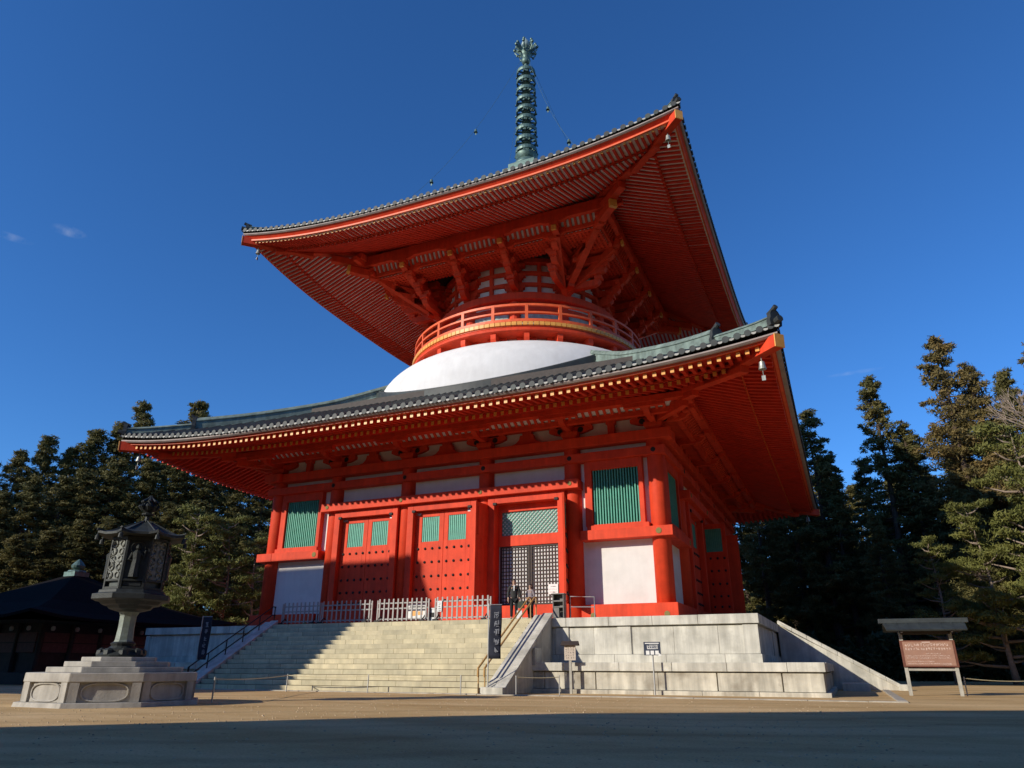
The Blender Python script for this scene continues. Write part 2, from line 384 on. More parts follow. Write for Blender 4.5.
def lower_body():
    # columns: five per side x 4
    c=MB(); c.lathe([(.43,PT),(.43,11.3),(.36,11.5)],20)
    first=None
    for k in range(4):
        for x in COLX[:-1]:
            a=k*pi/2; px=x*cos(a)+BX*sin(a); py=x*sin(a)-BX*cos(a)
            if first is None: first=c.build('column',RED,PAG,smooth=False,loc=(px,py,0))
            else: dup(first,PAG,loc=(px,py,0))
    me=first.data; me.polygons.foreach_set('use_smooth',[len(p.vertices)==4 for p in me.polygons])
    # inner dark core so nothing shows through
    k=MB(); k.box(-BX+.7,BX-.7,-BX+.7,BX-.7,PT,16); k.build('inner_core',WOODD,PAG)
    # wall sheet between beams
    w=MB(); w.box(-BX,BX-.06,-BX-.02,-BX+.04,9.4,12.5); w.box(-BX,-7.1,-BX-.019,-BX+.04,PT,9.398); w.box(7.1,BX-.06,-BX-.019,-BX+.04,PT,9.398); four(w.build('plaster_wall',WHITE,PAG))
    # beams
    def pinwheel(name,y0,y1,z0,z1,xl,xr,mats=RED,fit=None,ranges=None):
      for a,b in (ranges or [(xl,xr)]):
        m=MB()
        m.box(a,b,y0,y1,z0,z1)
        if fit:
            for x in [q for q in fit[0] if a<q<b]:
                m.raw([(x+fit[2]*cos(t),y0-.02,fit[1]+fit[2]*sin(t)) for t in np.linspace(0,2*pi,13)[:-1]]+[(x+fit[2]*cos(t),y0+.01,fit[1]+fit[2]*sin(t)) for t in np.linspace(0,2*pi,13)[:-1]],
                      [tuple(range(12))]+[(i,(i+1)%12,12+(i+1)%12,12+i) for i in range(12)],1)
        four(m.build(name,[mats,fit[3]] if fit else mats,PAG,bevel=.02))
    pinwheel('ground_beam',-11.95,-10.9,PT,3.53,0,0,ranges=[(-10.89,-7.55),(7.55,11.95)],fit=([-8.1,8.1,11.45],3.05,.13,FITTING))
    pinwheel('waist_beam',-11.98,-10.9,6.42,6.88,0,0,ranges=[(-10.89,-7.62),(7.62,11.98)],fit=([-7.9,11.35],6.65,.14,FITTING))
    pinwheel('window_sill_beam',-11.80,-10.9,6.88,7.12,0,0,ranges=[(-10.88,-7.9),(7.9,10.9)])
    pinwheel('tie_beam',-11.86,-10.9,10.28,10.70,-10.89,11.86,fit=(COLX[1:],10.5,.12,BLACK))
    pinwheel('head_beam',-11.95,-10.8,11.02,11.5,-10.79,12.2)
    m=MB(); m.box(-7.62,7.62,-12.12,-11.0,8.95,9.40)
    for x in (-7.2,-2.37,2.37,7.2):
        m.lathe([(.11,0),(.11,.05)],10,m=1); 
        for i in range(len(m.v)-20,len(m.v)):
            a=m.v[i]; m.v[i]=(x+a[0],-12.12-a[2]+.02,9.18+a[1])
    four(m.build('lintel',[RED,FITTING],PAG,bevel=.02))
    m=MB(); m.box(-6.9,6.9,-11.83,-11.0,PT,3.62); four(m.build('door_sill',RED,PAG,bevel=.02))
    # windows in the end bays
    for sx in (-1,1):
        f=MB(); x0,x1=(8.17,10.48) if sx>0 else (-10.48,-8.17)
        for a,b,c,d in ((x0-.36,x0,7.12,10.28),(x1,x1+.22,7.12,10.28),(x0,x1,9.84,10.28),(x0,x1,7.12,7.18)):
            f.box(a,b,-11.66,-11.3,c,d)
        f=f.build('window',RED,PAG,bevel=.012)
        s=MB(); n=17; pw=(x1-x0)/n
        for i in range(n):
            xc=x0+(i+.5)*pw; s.prism([(xc-pw*.31,-11.45),(xc-pw*.20,-11.55),(xc+pw*.20,-11.55),(xc+pw*.31,-11.45)],'z',7.18,9.84)
        s=s.build('slats',GREEN,f)
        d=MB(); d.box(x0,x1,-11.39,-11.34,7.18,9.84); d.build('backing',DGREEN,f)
        four(f)
        # white panel below is the plaster wall; narrow mullion posts either side of the panel
        p=MB()
        for a in ((10.96,11.1),) if sx>0 else ((-11.1,-10.96),):
            p.box(a[0],a[1],-11.56,-11.3,3.53,6.42)
        four(p.build('panel_post',RED,PAG))
    # door frames for three centre bays
    leaves={}
    def leaf(mirror):
        L=MB(); w=1.68; h0,h1=3.66,8.55; t=.10
        # coordinates: hinge at x=0, leaf to +x, outer face at y=-t
        gx0,gx1=(.38,1.42); gz0,gz1=6.98,8.28
        for a,b,c,d in ((0,gx0,h0,h1),(gx1,w,h0,h1),(gx0,gx1,gz1,h1),(gx0,gx1,h0,gz0)):
            L.box(a,b,-t,0,c,d)
        L.box(gx0,gx1,-.045,-.02,gz0,gz1,1); L.box(gx0-.05,gx1+.05,-.001,.03,gz0-.05,gz1+.05,0)
        n=9
        for i in range(n):
            xc=gx0+(i+.5)*(gx1-gx0)/n; L.box(xc-.036,xc+.036,-.075,-.04,gz0,gz1,1)
        for r,z in enumerate((6.62,5.93,5.22,4.56,4.0)):
            for i in range(4):
                xc=.2+i*.425
                vs=[]; 
                for rad,yy in ((.075,-t),(.06,-t-.045),(.02,-t-.07)):
                    vs+=[(xc+rad*cos(q),yy,z+rad*sin(q)) for q in np.linspace(0,2*pi,9)[:-1]]
                fs=[(16,17,18,19,20,21,22,23)]
                for j in (0,1):
                    for i2 in range(8): fs.append((j*8+i2,j*8+(i2+1)%8,j*8+8+(i2+1)%8,j*8+8+i2))
                L.raw(vs,fs,2)
        # corner straps
        L.box(.0,.3,-t-.012,-t,h1-.16,h1-.02,3)
        if mirror: L.v=[(-x,y,z) for x,y,z in L.v]
        return L
    lm=[leaf(False),leaf(True)]
    def bay(k,bi,opened=None):
        xc=(-W,0,W)[bi]; a=k*pi/2
        fr=MB(); h0=3.62
        for sgn in (-1,1):
            fr.box(xc+sgn*1.70 if sgn>0 else xc-2.06, xc+2.06 if sgn>0 else xc-1.70,-11.86,-11.15,PT,8.95)
        fr.box(xc-1.70,xc+1.70,-11.86,-11.15,8.57,8.95)
        for sgn in (-1,1):  # small black blocks at the top frame corners
            x=xc+sgn*1.66; fr.box(x-.10,x+.10,-11.93,-11.80,8.49,8.62,1)
        f=fr.build('door',[RED,BLACK],PAG,bevel=.015,rotz=a)
        for i,sgn in enumerate((-1,1)):
            ang=0
            if opened: ang=opened[i]
            o=leaves.get(i)
            hx=xc+sgn*1.69; hy=-11.44
            if opened: hy=-11.46; hx=(xc-1.99 if i==0 else xc+1.93)
            if o is None:
                o=lm[i].build('door_leaf',[RED,GREEN,BLACK,STEEL],f,bevel=.008); leaves[i]=o
            else: o=dup(o,f)
            if opened and i==0: o.scale=(.9,1,1)
            o.location=(hx,hy,0); o.rotation_euler.z=ang
        if opened:
            # white paper behind black lattice doors, red rail, green diamond lattice over white
            z0,z1=3.66,6.50
            b=MB(); b.box(xc-1.7,xc+1.7,-11.19,-11.15,z0,8.5); b.build('paper_screen',WHITE,f)
            lt=MB(); x0,x1=xc-1.62,xc+1.62
            for s0,s1 in ((x0,xc-.02),(xc+.02,x1)):
                for q in (s0,s1-.09): lt.box(q,q+.09,-11.27,-11.205,z0,z1)
                for q in (z0,z1-.08): lt.box(s0,s1,-11.265,-11.205,q,q+.08)
                n=10
                for i in range(1,n):
                    q=s0+(s1-s0)*i/n; lt.box(q-.021,q+.021,-11.235,-11.212,z0,z1)
                n=16
                for i in range(1,n):
                    q=z0+(z1-z0)*i/n; lt.box(s0,s1,-11.24,-11.217,q-.021,q+.021)
            lt.build('black_lattice',WOODD,f)
            r=MB(); r.box(x0-.08,x1+.08,-11.32,-11.15,6.50,7.02); r.box(x0-.08,x1+.08,-11.32,-11.15,8.22,8.57)
            r.box(x0-.08,x0+.08,-11.315,-11.15,7.02,8.22); r.box(x1-.08,x1+.08,-11.315,-11.15,7.02,8.22)
            r.build('transom_frame',RED,f,bevel=.01)
            g=MB(); hz0,hz1=7.02,8.22; h=hz1-hz0
            step=.21
            q=x0-h
            while q<x1:
                for sl in (1,-1):
                    # clip slanted bars to the opening
                    xs=[q,q+h]
                    a0=max(q,x0+.08); a1=min(q+h,x1-.08)
                    if a1-a0>.05:
                        za=hz0+(a0-q); zb=hz0+(a1-q)
                        if sl<0: za,zb=hz1-(a0-q),hz1-(a1-q)
                        g.beam((a0,-11.21-(.012 if sl>0 else 0),za),(a1,-11.21-(.012 if sl>0 else 0),zb),.05,.03,up=(0,1,0))
                q+=step
            g.build('green_lattice',GREEN2,f)
        return f
    for k in range(4):
        for bi in range(3):
            if k==0 and bi==2: bay(k,bi,(-radians(97),radians(106)))
            elif k==1 and bi==1: bay(k,bi,(-radians(92),radians(100)))
            else: bay(k,bi)
lower_body()

# ---- lower brackets
def lower_brackets():
    b=MB()
    def block(x,y,z,s=.42,h=.24):
        b.hexa([(x-s*.34,y-s*.34,z),(x+s*.34,y-s*.34,z),(x+s*.34,y+s*.34,z),(x-s*.34,y+s*.34,z)],[(x-s/2,y-s/2,z+h*.55),(x+s/2,y-s/2,z+h*.55),(x+s/2,y+s/2,z+h*.55),(x-s/2,y+s/2,z+h*.55)])
        b.box(x-s/2,x+s/2,y-s/2,y+s/2,z+h*.551,z+h)
    def arm(axis,c,half,z,h=.3,t=.28,other=0):
        pts=[]
        for q in np.linspace(0,1,6): pts.append((c-half+.5*q*q*.9, z+h*.55*(1-q)))
        pts=[(c-half,z+h),(c-half,z+h*.5)]+[(c-half+half*.5*q, z+h*.5*(1-q)**1.6) for q in np.linspace(.2,1,5)]
        pts+=[(2*c-x,zz) for x,zz in reversed(pts[1:])]+[(c+half,z+h)]
        pts=pts[:]
        if axis=='x': b.prism(pts,'y',other-t/2,other+t/2)
        else: b.prism(pts,'x',other-t/2,other+t/2)
    block(0,-.02,11.5-.0,.86,.40)
    arm('x',0,1.15,11.86,.34,.30,-.05)
    for x in (-.92,0,.92): block(x,-.05,12.2,.44,.22)
    # projecting arm to the purlin
    b.prism([(.0,11.92),(-1.2,11.92),(-1.55,12.02),(-1.75,12.22),(-1.75,12.26),(.0,12.26)],'x',-.14,.14)
    block(0,-1.62,12.2,.42,.2)
    b.beam((-.95,-1.98,12.24),(.95,-1.98,12.24),.24,.22)
    for x in (-.8,.8): b.box(x-.18,x+.18,-2.14,-1.82,12.29,12.32)
    for x in (-.55,.55):
        b.raw([(x+.15*cos(t),-.22,12.03+.15*sin(t)) for t in np.linspace(0,2*pi,11)[:-1]],[tuple(range(10))],1)
    proto=b.build('bracket_set',[RED,BLACK],PAG)
    first=True
    for k in range(4):
        for i,x in enumerate(COLX[:-1]):
            a=k*pi/2; px=x*cos(a)+(BX+.05)*sin(a); py=x*sin(a)-(BX+.05)*cos(a)
            if i==0: continue
            if first: proto.location=(px,py,0); proto.rotation_euler.z=a; first=False
            else: dup(proto,PAG,a,(px,py,0))
    # corner sets: two faces plus a diagonal arm
    c=MB(); c.v=list(b.v); c.f=list(b.f); c.m=list(b.m)
    n=len(b.v); base=len(c.v)
    rv=[(-y,x,z) for x,y,z in b.v]
    c.raw([(x,y+.003,z-.004) for x,y,z in rv],b.f,0)
    c.beam((0,0,12.08),(1.9,-1.9,12.12),.32,.36,mend=None)
    c.beam((1.2,-1.2,12.42),(2.5,-2.5,12.3),.36,.30)
    c.box(1.55,2.05,-2.05,-1.55,12.3,12.5)
    cp=c.build('corner_bracket',[RED,BLACK],PAG)
    for k in range(4):
        a=k*pi/2; x=BX+.05; px=x*cos(a)+x*sin(a); py=x*sin(a)-x*cos(a)
        if k==0: cp.location=(px,py,0)
        else: dup(cp,PAG,a,(px,py,0))
    # struts between columns
    s=MB()
    for x0,w in ((-W,1),(0,1),(W,1)):
        pts=[(-1.05,11.5),(-.9,11.58),(-.62,11.66),(-.42,11.85),(-.36,12.08),(.36,12.08),(.42,11.85),(.62,11.66),(.9,11.58),(1.05,11.5)]
        m=MB(); m.prism([(x0+a,b_) for a,b_ in pts],'y',-11.66,-11.36); m.box(x0-.24,x0+.24,-11.64,-11.36,12.08,12.3)
        four(m.build('frog_leg_strut',RED,PAG))
    for x0 in (-9.25,9.25):
        m=MB(); m.box(x0-.17,x0+.17,-11.62,-11.36,11.5,12.1); m.box(x0-.24,x0+.24,-11.66,-11.36,12.1,12.3)
        four(m.build('post_strut',RED,PAG))
    m=MB(); m.box(-11.0,11.55,-11.56,-11.2,12.3,12.62); four(m.build('wall_beam',RED,PAG))
    m=MB(); m.box(-13.08,13.5,-13.5,-13.1,12.33,12.62); four(m.build('purlin',RED,PAG,bevel=.02))
    # slanted ribbed cove between wall beam and purlin
    m=MB(); m.raw([(-12.4,-12.52,12.26),(12.4,-12.52,12.26),(13.0,-13.08,12.62),(-13.0,-13.08,12.62)],[(0,1,2,3)],0)
    x=-12.3
    while x<12.4:
        m.beam((x,-12.54,12.22),(x,-13.12,12.59),.13,.10,1); x+=.36
    m.box(-12.3,12.7,-12.62,-12.36,12.02,12.26,1); m.raw([(-11.5,-11.3,12.29),(11.5,-11.3,12.29),(12.4,-12.40,12.24),(-12.4,-12.40,12.24)],[(0,1,2,3)],1)
    four(m.build('ribbed_cove',[WHITE,RED],PAG,fix=False))
lower_brackets()

# ---- roofs
REST={'flying':MB(),'base':MB()}
def make_roof(P):
    """P: dict of the roof's profile functions and dimensions"""
    R=P['R']; A=P['A']; e=P['e']; d0=P['d0']
    def lift(x,d):
        if d<=d0: return 0.
        return A*min(1.,abs(x)/max(d,.01))**e*((d-d0)/(R-d0))
    def T(d):
        s=(P['Dt']-d)/(P['Dt']-P['dtop']); return P['zt']+P['ht']*(P['k']*s+(1-P['k'])*s*s)
    def tl(x,d):
        if d<=P['dl']: return 0.
        return P['At']*min(1.,abs(x)/max(d,.01))**P['et']*((d-P['dl'])/(P['Dt']-P['dl']))
    # tiled surface (the part itself), with rounded cover-tile rows and discs at the eave
    m=MB(); n=P['n']; nd=10
    dtop=P['dtop']; Dt=P['Dt']
    us=np.linspace(-1,1,41)
    for sgn in range(4):
        a=sgn*pi/2; ca,sa=cos(a),sin(a)
        rt=lambda p: (p[0]*ca-p[1]*sa, p[0]*sa+p[1]*ca, p[2])
        ds=np.linspace(Dt,dtop,12)
        m.tri([[rt((u*d,-d,T(d)+tl(u*d,d)-.03)) for u in us] for d in ds])
        m.tri([[rt((u*Dt,-Dt,T(Dt)+tl(u*Dt,Dt)-.03)) for u in us],[rt((u*(Dt-.04),-(Dt-.04),T(Dt)+tl(u*Dt,Dt)-.13)) for u in us]])
        pitch=2*Dt/n
        for i in range(n):
            r=pitch*.30*random.uniform(.94,1.06); x=-Dt+(i+.5)*pitch+random.uniform(-.015,.015)
            dend=max(abs(x)-.05,dtop)
            if Dt-dend<.25: continue
            k=max(2,int((Dt-dend)/.9)+1)
            rows=[]
            for d in np.linspace(Dt+.06,dend,k):
                z=T(d)+tl(x,d)
                rows.append([rt((x+r*cos(t),-d,z+r*sin(t)-.02)) for t in np.linspace(pi,0,6)])
            m.tri(rows)
            z=T(Dt)+tl(x,Dt); y=-(Dt+.065)
            m.poly([rt((x+r*1.08*cos(t),y,z+r*1.08*sin(t)-.01)) for t in np.linspace(0,2*pi,13)[:-1]])
            m.raw([rt((x+r*1.08*cos(t),yy,z+r*1.08*sin(t)-.01)) for yy in (y,y+.05) for t in np.linspace(0,2*pi,13)[:-1]],[(j,(j+1)%12,12+(j+1)%12,12+j) for j in range(12)])
            # pan-tile lip between two rows, coloured pale as if sunlit
            xl=x+pitch*.5; zl=T(Dt)+tl(xl,Dt)
            m.raw([rt(q) for q in ((xl-r*.9,-(Dt+.05),zl-.035),(xl+r*.9,-(Dt+.05),zl-.035),(xl+r*.6,-(Dt+.05),zl-.11),(xl,-(Dt+.05),zl-.135),(xl-r*.6,-(Dt+.05),zl-.11))],[(0,1,2,3,4)],1)
    roof=m.build(P['name'],[TILE,TILEP],PAG,fix=False)
    me=roof.data
    # sweep of a cross-section along one eave
    def sweep(name,prof,mt,useT=False,N=44,inset=0):
        s=MB(); us=np.linspace(-1,1,N+1)
        grid=[[(u*d,-d,z+(tl(u*d,d) if useT else lift(u*d,d))) for u in us] for d,z in prof+[prof[0]]]
        s.tri(grid)
        return four(s.build(name,mt,roof))
    fz=P['fz']  # flying rafter bottom at tip
    dt,dk,di=P['dt'],P['dk'],P['di']
    h=P['rh']; w=P['rw']
    fb=lambda d: fz+(dt-d)*P['fs']                    # flying rafter underside
    bb=lambda d: fb(dk)-h-.05+(dk-d)*P['bs']          # base rafter underside
    # soffit boards
    s=MB(); us=np.linspace(-1,1,41)
    s.tri([[(u*d,-d,fb(d)+h+.002+lift(u*d,d)) for u in us] for d in (dt+.06,dk-.3)])
    s.tri([[(u*d,-d,bb(d)+h+.002+lift(u*d,d)) for u in us] for d in np.linspace(dk-.02,di,6)])
    four(s.build('soffit_board',P['soffit'],roof))
    # rafters
    n=P['nr']; pitch=2*(dt-.25)/n
    def rafter(x,kind):
        """one square rafter of the front eave, ochre painted at its outer end"""
        rf=MB()
        if kind=='flying':
            ds=max(dk-.35,abs(x)+.1)
            if dt-ds<=.15: return None
            pts=[dt+random.uniform(-.012,.012),ds]; zf=fb
        else:
            d_in=max(di,abs(x)+.1); d_out=dk+.10
            if d_out-d_in<=.15: return None
            pts=[d_out,(d_out*2+d_in)/3,(d_out+2*d_in)/3,d_in]; zf=bb
        for j in range(len(pts)-1):
            q,g=[[(x+sx*w/2,-d,zf(d)+hz+lift(x,d)) for sx,hz in ((-1,0),(1,0),(1,h),(-1,h))] for d in (pts[j],pts[j+1])]
            rf.hexa(q,g,0,1 if j==0 and not (kind=='base' and P['name']=='upper_roof') else None)
        return rf
    for kind in ('flying','base'):
        single=P['single']==kind
        row=MB()
        for i in range(n):
            x=-(dt-.25)+(i+.5)*pitch; r_=rafter(x+random.uniform(-.012,.012),kind)
            if r_ is None: continue
            if single: r_.build(kind+'_rafter',[RED2,GOLD],roof)
            for k in range(4):
                if single and k==0: continue
                ca,sa=cos(k*pi/2),sin(k*pi/2)
                REST[kind].raw([(vx*ca-vy*sa,vx*sa+vy*ca,vz) for vx,vy,vz in r_.v],r_.f)
                REST[kind].m[-len(r_.m):]=r_.m
    # eave boards
    a=fb(dt)+h
    bh=P['bh']; sweep('eave_batten',[(dt+.02,a),(dt+.17,a),(dt+.17,a+bh),(dt-.1,a+bh)],ORANGE)
    sweep('rafter_board',[(dk+.05,fb(dk)-.05),(dk+.13,fb(dk)-.05),(dk+.13,fb(dk)+.06),(dk-.1,fb(dk)+.06)],RED)
    b0=a+bh
    sweep('eave_board',[(dt-.1,b0+.002),(dt+.06,b0+.002),(Dt-.16,P['zb']-.05),(Dt-.16,P['zb']),(dt-.1,P['zb'])],RED)
    sweep('eave_edge',[(Dt-.22,P['zb']-.055),(Dt-.10,P['zb']-.055),(Dt-.02,P['zb']+.01),(Dt-.02,P['zb']+.07),(Dt-.22,P['zb']+.07)],GREYB,useT=False)
    # hip rafters, hip ridges, ridge-end ornaments, wind bells (the four corners)
    for k in range(4):
        a0=k*pi/2
        hr=MB(); dd=lambda d,z:(d,-d,z)
        L1=lambda d: lift(d,d)
        tip=dt+.42
        hr.beam(dd(dk-1.4,fb(dk-1.4)+L1(dk-1.4)+.02),dd(tip,fb(tip)+L1(dt)+.13),.42,.50,0,mend=None)
        hr.beam(dd(di-.5,bb(di)+.0+L1(di)),dd(dk+.35,bb(dk)+L1(dk)-.02),.42,.46,0)
        e0=Vector(dd(tip,fb(tip)+L1(dt)+.13)); dv=(e0-Vector(dd(dk,fb(dk)+L1(dk)+.1))).normalized()
        hr.beam(e0-dv*.02,e0+dv*.03,.45,.54,1)
        hr.build('hip_rafter',[ORANGE if False else RED,GOLD],roof,bevel=.01,rotz=a0)
        rg=MB()
        def ridge(da,db,hh,ww):
            N=14; rows=[]
            for d in np.linspace(da,db,N):
                z=T(d)+tl(d,d); up=.10*max(0,(d-(da*.35+db*.65))/(db-da))**2*4
                c=Vector((d,-d,z)); s_=Vector((1,1,0)).normalized()
                sec=[(-.62,-.12),(-.5,.0),(-.5,.55),(-.62,.60),(-.62,.66),(-.40,.84),(-.15,.98),(.15,.98),(.40,.84),(.62,.66),(.62,.60),(.5,.55),(.5,.0),(.62,-.12)]
                rows.append([c+s_*(p*ww)+Vector((0,0,q*hh+up*(q>.3))) for p,q in sec])
            rg.tri(rows); rg.poly(rows[0]); rg.poly(rows[-1])
        r0,r1,r2=P['ridge']
        ridge(r0,r1,P['rgh'],P['rgw']); ridge(r1+.02,r2,P['rgh']*.6,P['rgw']*.9)
        rg.build('hip_ridge',VERD,roof,rotz=a0)
        for d,sc in ((r1+.06,1.),(r2+.04,.85)):
            og=MB(); z=T(d)+tl(d,d); s_=Vector((1,1,0)).normalized(); n_=Vector((1,-1,0)).normalized(); c=Vector((d,-d,z))
            H=P['rgh']*.98*sc; Wd=P['rgw']*1.1*sc
            out=[(-.7,-.1),(.7,-.1),(.78,.25),(.62,.5),(.6,.8),(.42,1.0),(.2,1.12),(0,1.2),(-.2,1.12),(-.42,1.0),(-.6,.8),(-.62,.5),(-.78,.25)]
            fr=[c+s_*(p*Wd)+Vector((0,0,q*H))+n_*.10 for p,q in out]; bk=[p-n_*.2 for p in fr]
            nn=len(out); og.raw(fr+bk,[tuple(range(nn)),tuple(range(nn,2*nn))[::-1]]+[(i,(i+1)%nn,nn+(i+1)%nn,nn+i) for i in range(nn)])
            og.tube([c+n_*(-.25)+Vector((0,0,H*1.0)),c+n_*.02+Vector((0,0,H*1.14)),c+n_*.20+Vector((0,0,H*1.30))],[.12*sc,.12*sc,.12*sc],9)
            og.tube([c+n_*.1+Vector((0,0,H*.2)),c+n_*.34+Vector((0,0,H*.26))],[.16*sc,.17*sc],9)
            og.build('ridge_ornament',TILE,roof,rotz=a0)
        bl=MB(); db=dt-.35; zb=fb(db)+L1(db)-.18
        bl.tube([(db,-db,zb+.05),(db,-db,zb-.2)],.02,6)
        bl.lathe([(.04,zb-.2),(.10,zb-.23),(.12,zb-.40),(.15,zb-.54),(.12,zb-.54),(.03,zb-.45)],12,c=(db,-db))
        bl.tube([(db,-db,zb-.55),(db,-db,zb-.8)],.012,5); bl.box(db-.07,db+.07,-db-.006,-db+.006,zb-1.0,zb-.8)
        bl.build('wind_bell',P['bell'],roof,rotz=a0)
    return roof,T,tl,lift
BELLM=mat('pale_bronze_bell',(.36,.38,.34),.45,.2,10,metal=.4)
low=dict(name='lower_roof',R=17.3,A=.65,e=4.,d0=12.,Dt=17.72,zt=12.22,ht=3.7,dtop=10.0,k=.78,At=.92,et=3.3,dl=9.6,n=82,bh=.07,
         dt=17.3,dk=15.9,di=11.9,fz=11.74,fs=.17,bs=.34,rh=.20,rw=.155,nr=92,zb=12.08,soffit=RED2,single='flying',ridge=(7.0,15.1,17.6),rgh=.66,rgw=.40,bell=BELLM)
LROOF,LT,LTL,_=make_roof(low)
upp=dict(name='upper_roof',R=14.1,A=1.15,e=2.8,d0=6.,Dt=14.5,zt=26.66,ht=10.9,dtop=1.2,k=.42,At=1.32,et=2.6,dl=4.,n=64,bh=.10,
         dt=14.05,dk=12.6,di=6.0,fz=25.98,fs=.14,bs=.41,rh=.105,rw=.14,nr=88,zb=26.46,soffit=PINKW,single='base',ridge=(1.2,11.6,14.3),rgh=.46,rgw=.34,bell=BELLM)
UROOF,UT,UTL,ULIFT=make_roof(upp)

for kind in REST: tag(REST[kind].build(kind+'_rafters',[RED2,GOLD],PAG),kind='stuff')

# ---- dome, ridge band, balcony
def dome_and_balcony():
    d=MB(); prof=[(10.7,15.4)]+[(6.9+3.75*cos(t)**.833,16.2+3.35*sin(t)**.833) for t in np.linspace(0.0,pi/2-1e-4,26)]
    d.lathe(prof,96); o=d.build('dome',DOMEW,PAG,smooth=True)
    b=MB(); N=160; r0,r1=10.48,10.84; rows=[[] for _ in range(5)]
    for i in range(N+1):
        t=2*pi*i/N; q=max(abs(cos(t)),abs(sin(t)))
        def zz(r): 
            dd=r*q; x=r*min(abs(cos(t)),abs(sin(t))); return LT(dd)+LTL(x,dd)
        zb=zz(r1)-.1; zt=zz(r0)+.36
        for j,(r,z) in enumerate(((r1,zb),(r1,zt-.14),(r1-.10,zt-.12),(r1-.12,zt),(r0-.25,zt+.04))): rows[j].append((r*cos(t),r*sin(t),z))
    b.tri(rows); b.build('ridge_band',TILE,PAG)
    # balcony: one part with sub-parts
    k=MB(); k.lathe([(6.4,20.5),(8.24,20.5),(8.24,20.56),(6.4,20.56)],96); 
    BAL=k.build('balcony',ORANGE,PAG)
    f=MB(); n=150
    for i in range(n):
        a0=2*pi*i/n+.0025; a1=2*pi*(i+1)/n-.0025
        p=lambda r,a,z:(r*cos(a),r*sin(a),z)
        f.hexa([p(8.0,a0,20.57),p(8.34,a0,20.57),p(8.34,a1,20.57),p(8.0,a1,20.57)],[p(8.0,a0,20.80),p(8.34,a0,20.80),p(8.34,a1,20.80),p(8.0,a1,20.80)])
    f.build('deck_edge_boards',GOLD,BAL)
    dk=MB(); dk.lathe([(6.3,20.62),(8.02,20.62),(8.02,20.74),(6.3,20.74)],72); dk.build('deck',RED,BAL)
    r=MB(); r.lathe([(7.55,20.2),(8.18,20.19),(8.28,20.25),(8.28,20.42),(8.2,20.49),(7.55,20.49)],96); r.build('ring_beam',RED,BAL)
    w=MB(); w.lathe([(7.0,19.2),(7.0,20.5)],96); w.build('plaster_ring',WHITE,BAL,smooth=True)
    first=None; OFF=radians(7.2)
    for i in range(24):
        a=2*pi*i/24+OFF
        if first is None:
            m=MB(); m.prism([(7.0,19.42),(7.72,19.42),(8.0,19.6),(8.1,19.85),(8.1,20.185),(7.0,20.185)],'y',-.17,.17)
            m.prism([(x,z) for x,z in ((-.62,20.18),(-.62,20.0),(-.36,19.8),(.36,19.8),(.62,20.0),(.62,20.18))],'x',7.05,7.3)
            first=m.build('bracket_arm',RED,BAL,rotz=a)
        else: dup(first,BAL,a)
    first=None
    for i in range(24):
        a=2*pi*i/24+OFF
        if first is None:
            m=MB(); m.box(8.04,8.22,-.10,.10,20.80,22.02); 
            first=m.build('railing_post',ORANGE,BAL,rotz=a)
        else: dup(first,BAL,a)
    for z,rr,hh in ((22.05,.075,.075),(21.50,.09,.06),(20.96,.10,.09)):
        m=MB(); m.lathe([(8.13-rr,z-hh),(8.13+rr,z-hh),(8.13+rr,z+hh),(8.13-rr,z+hh),(8.13-rr,z-hh)],96)
        m.build('rail',ORANGE,BAL)
dome_and_balcony()

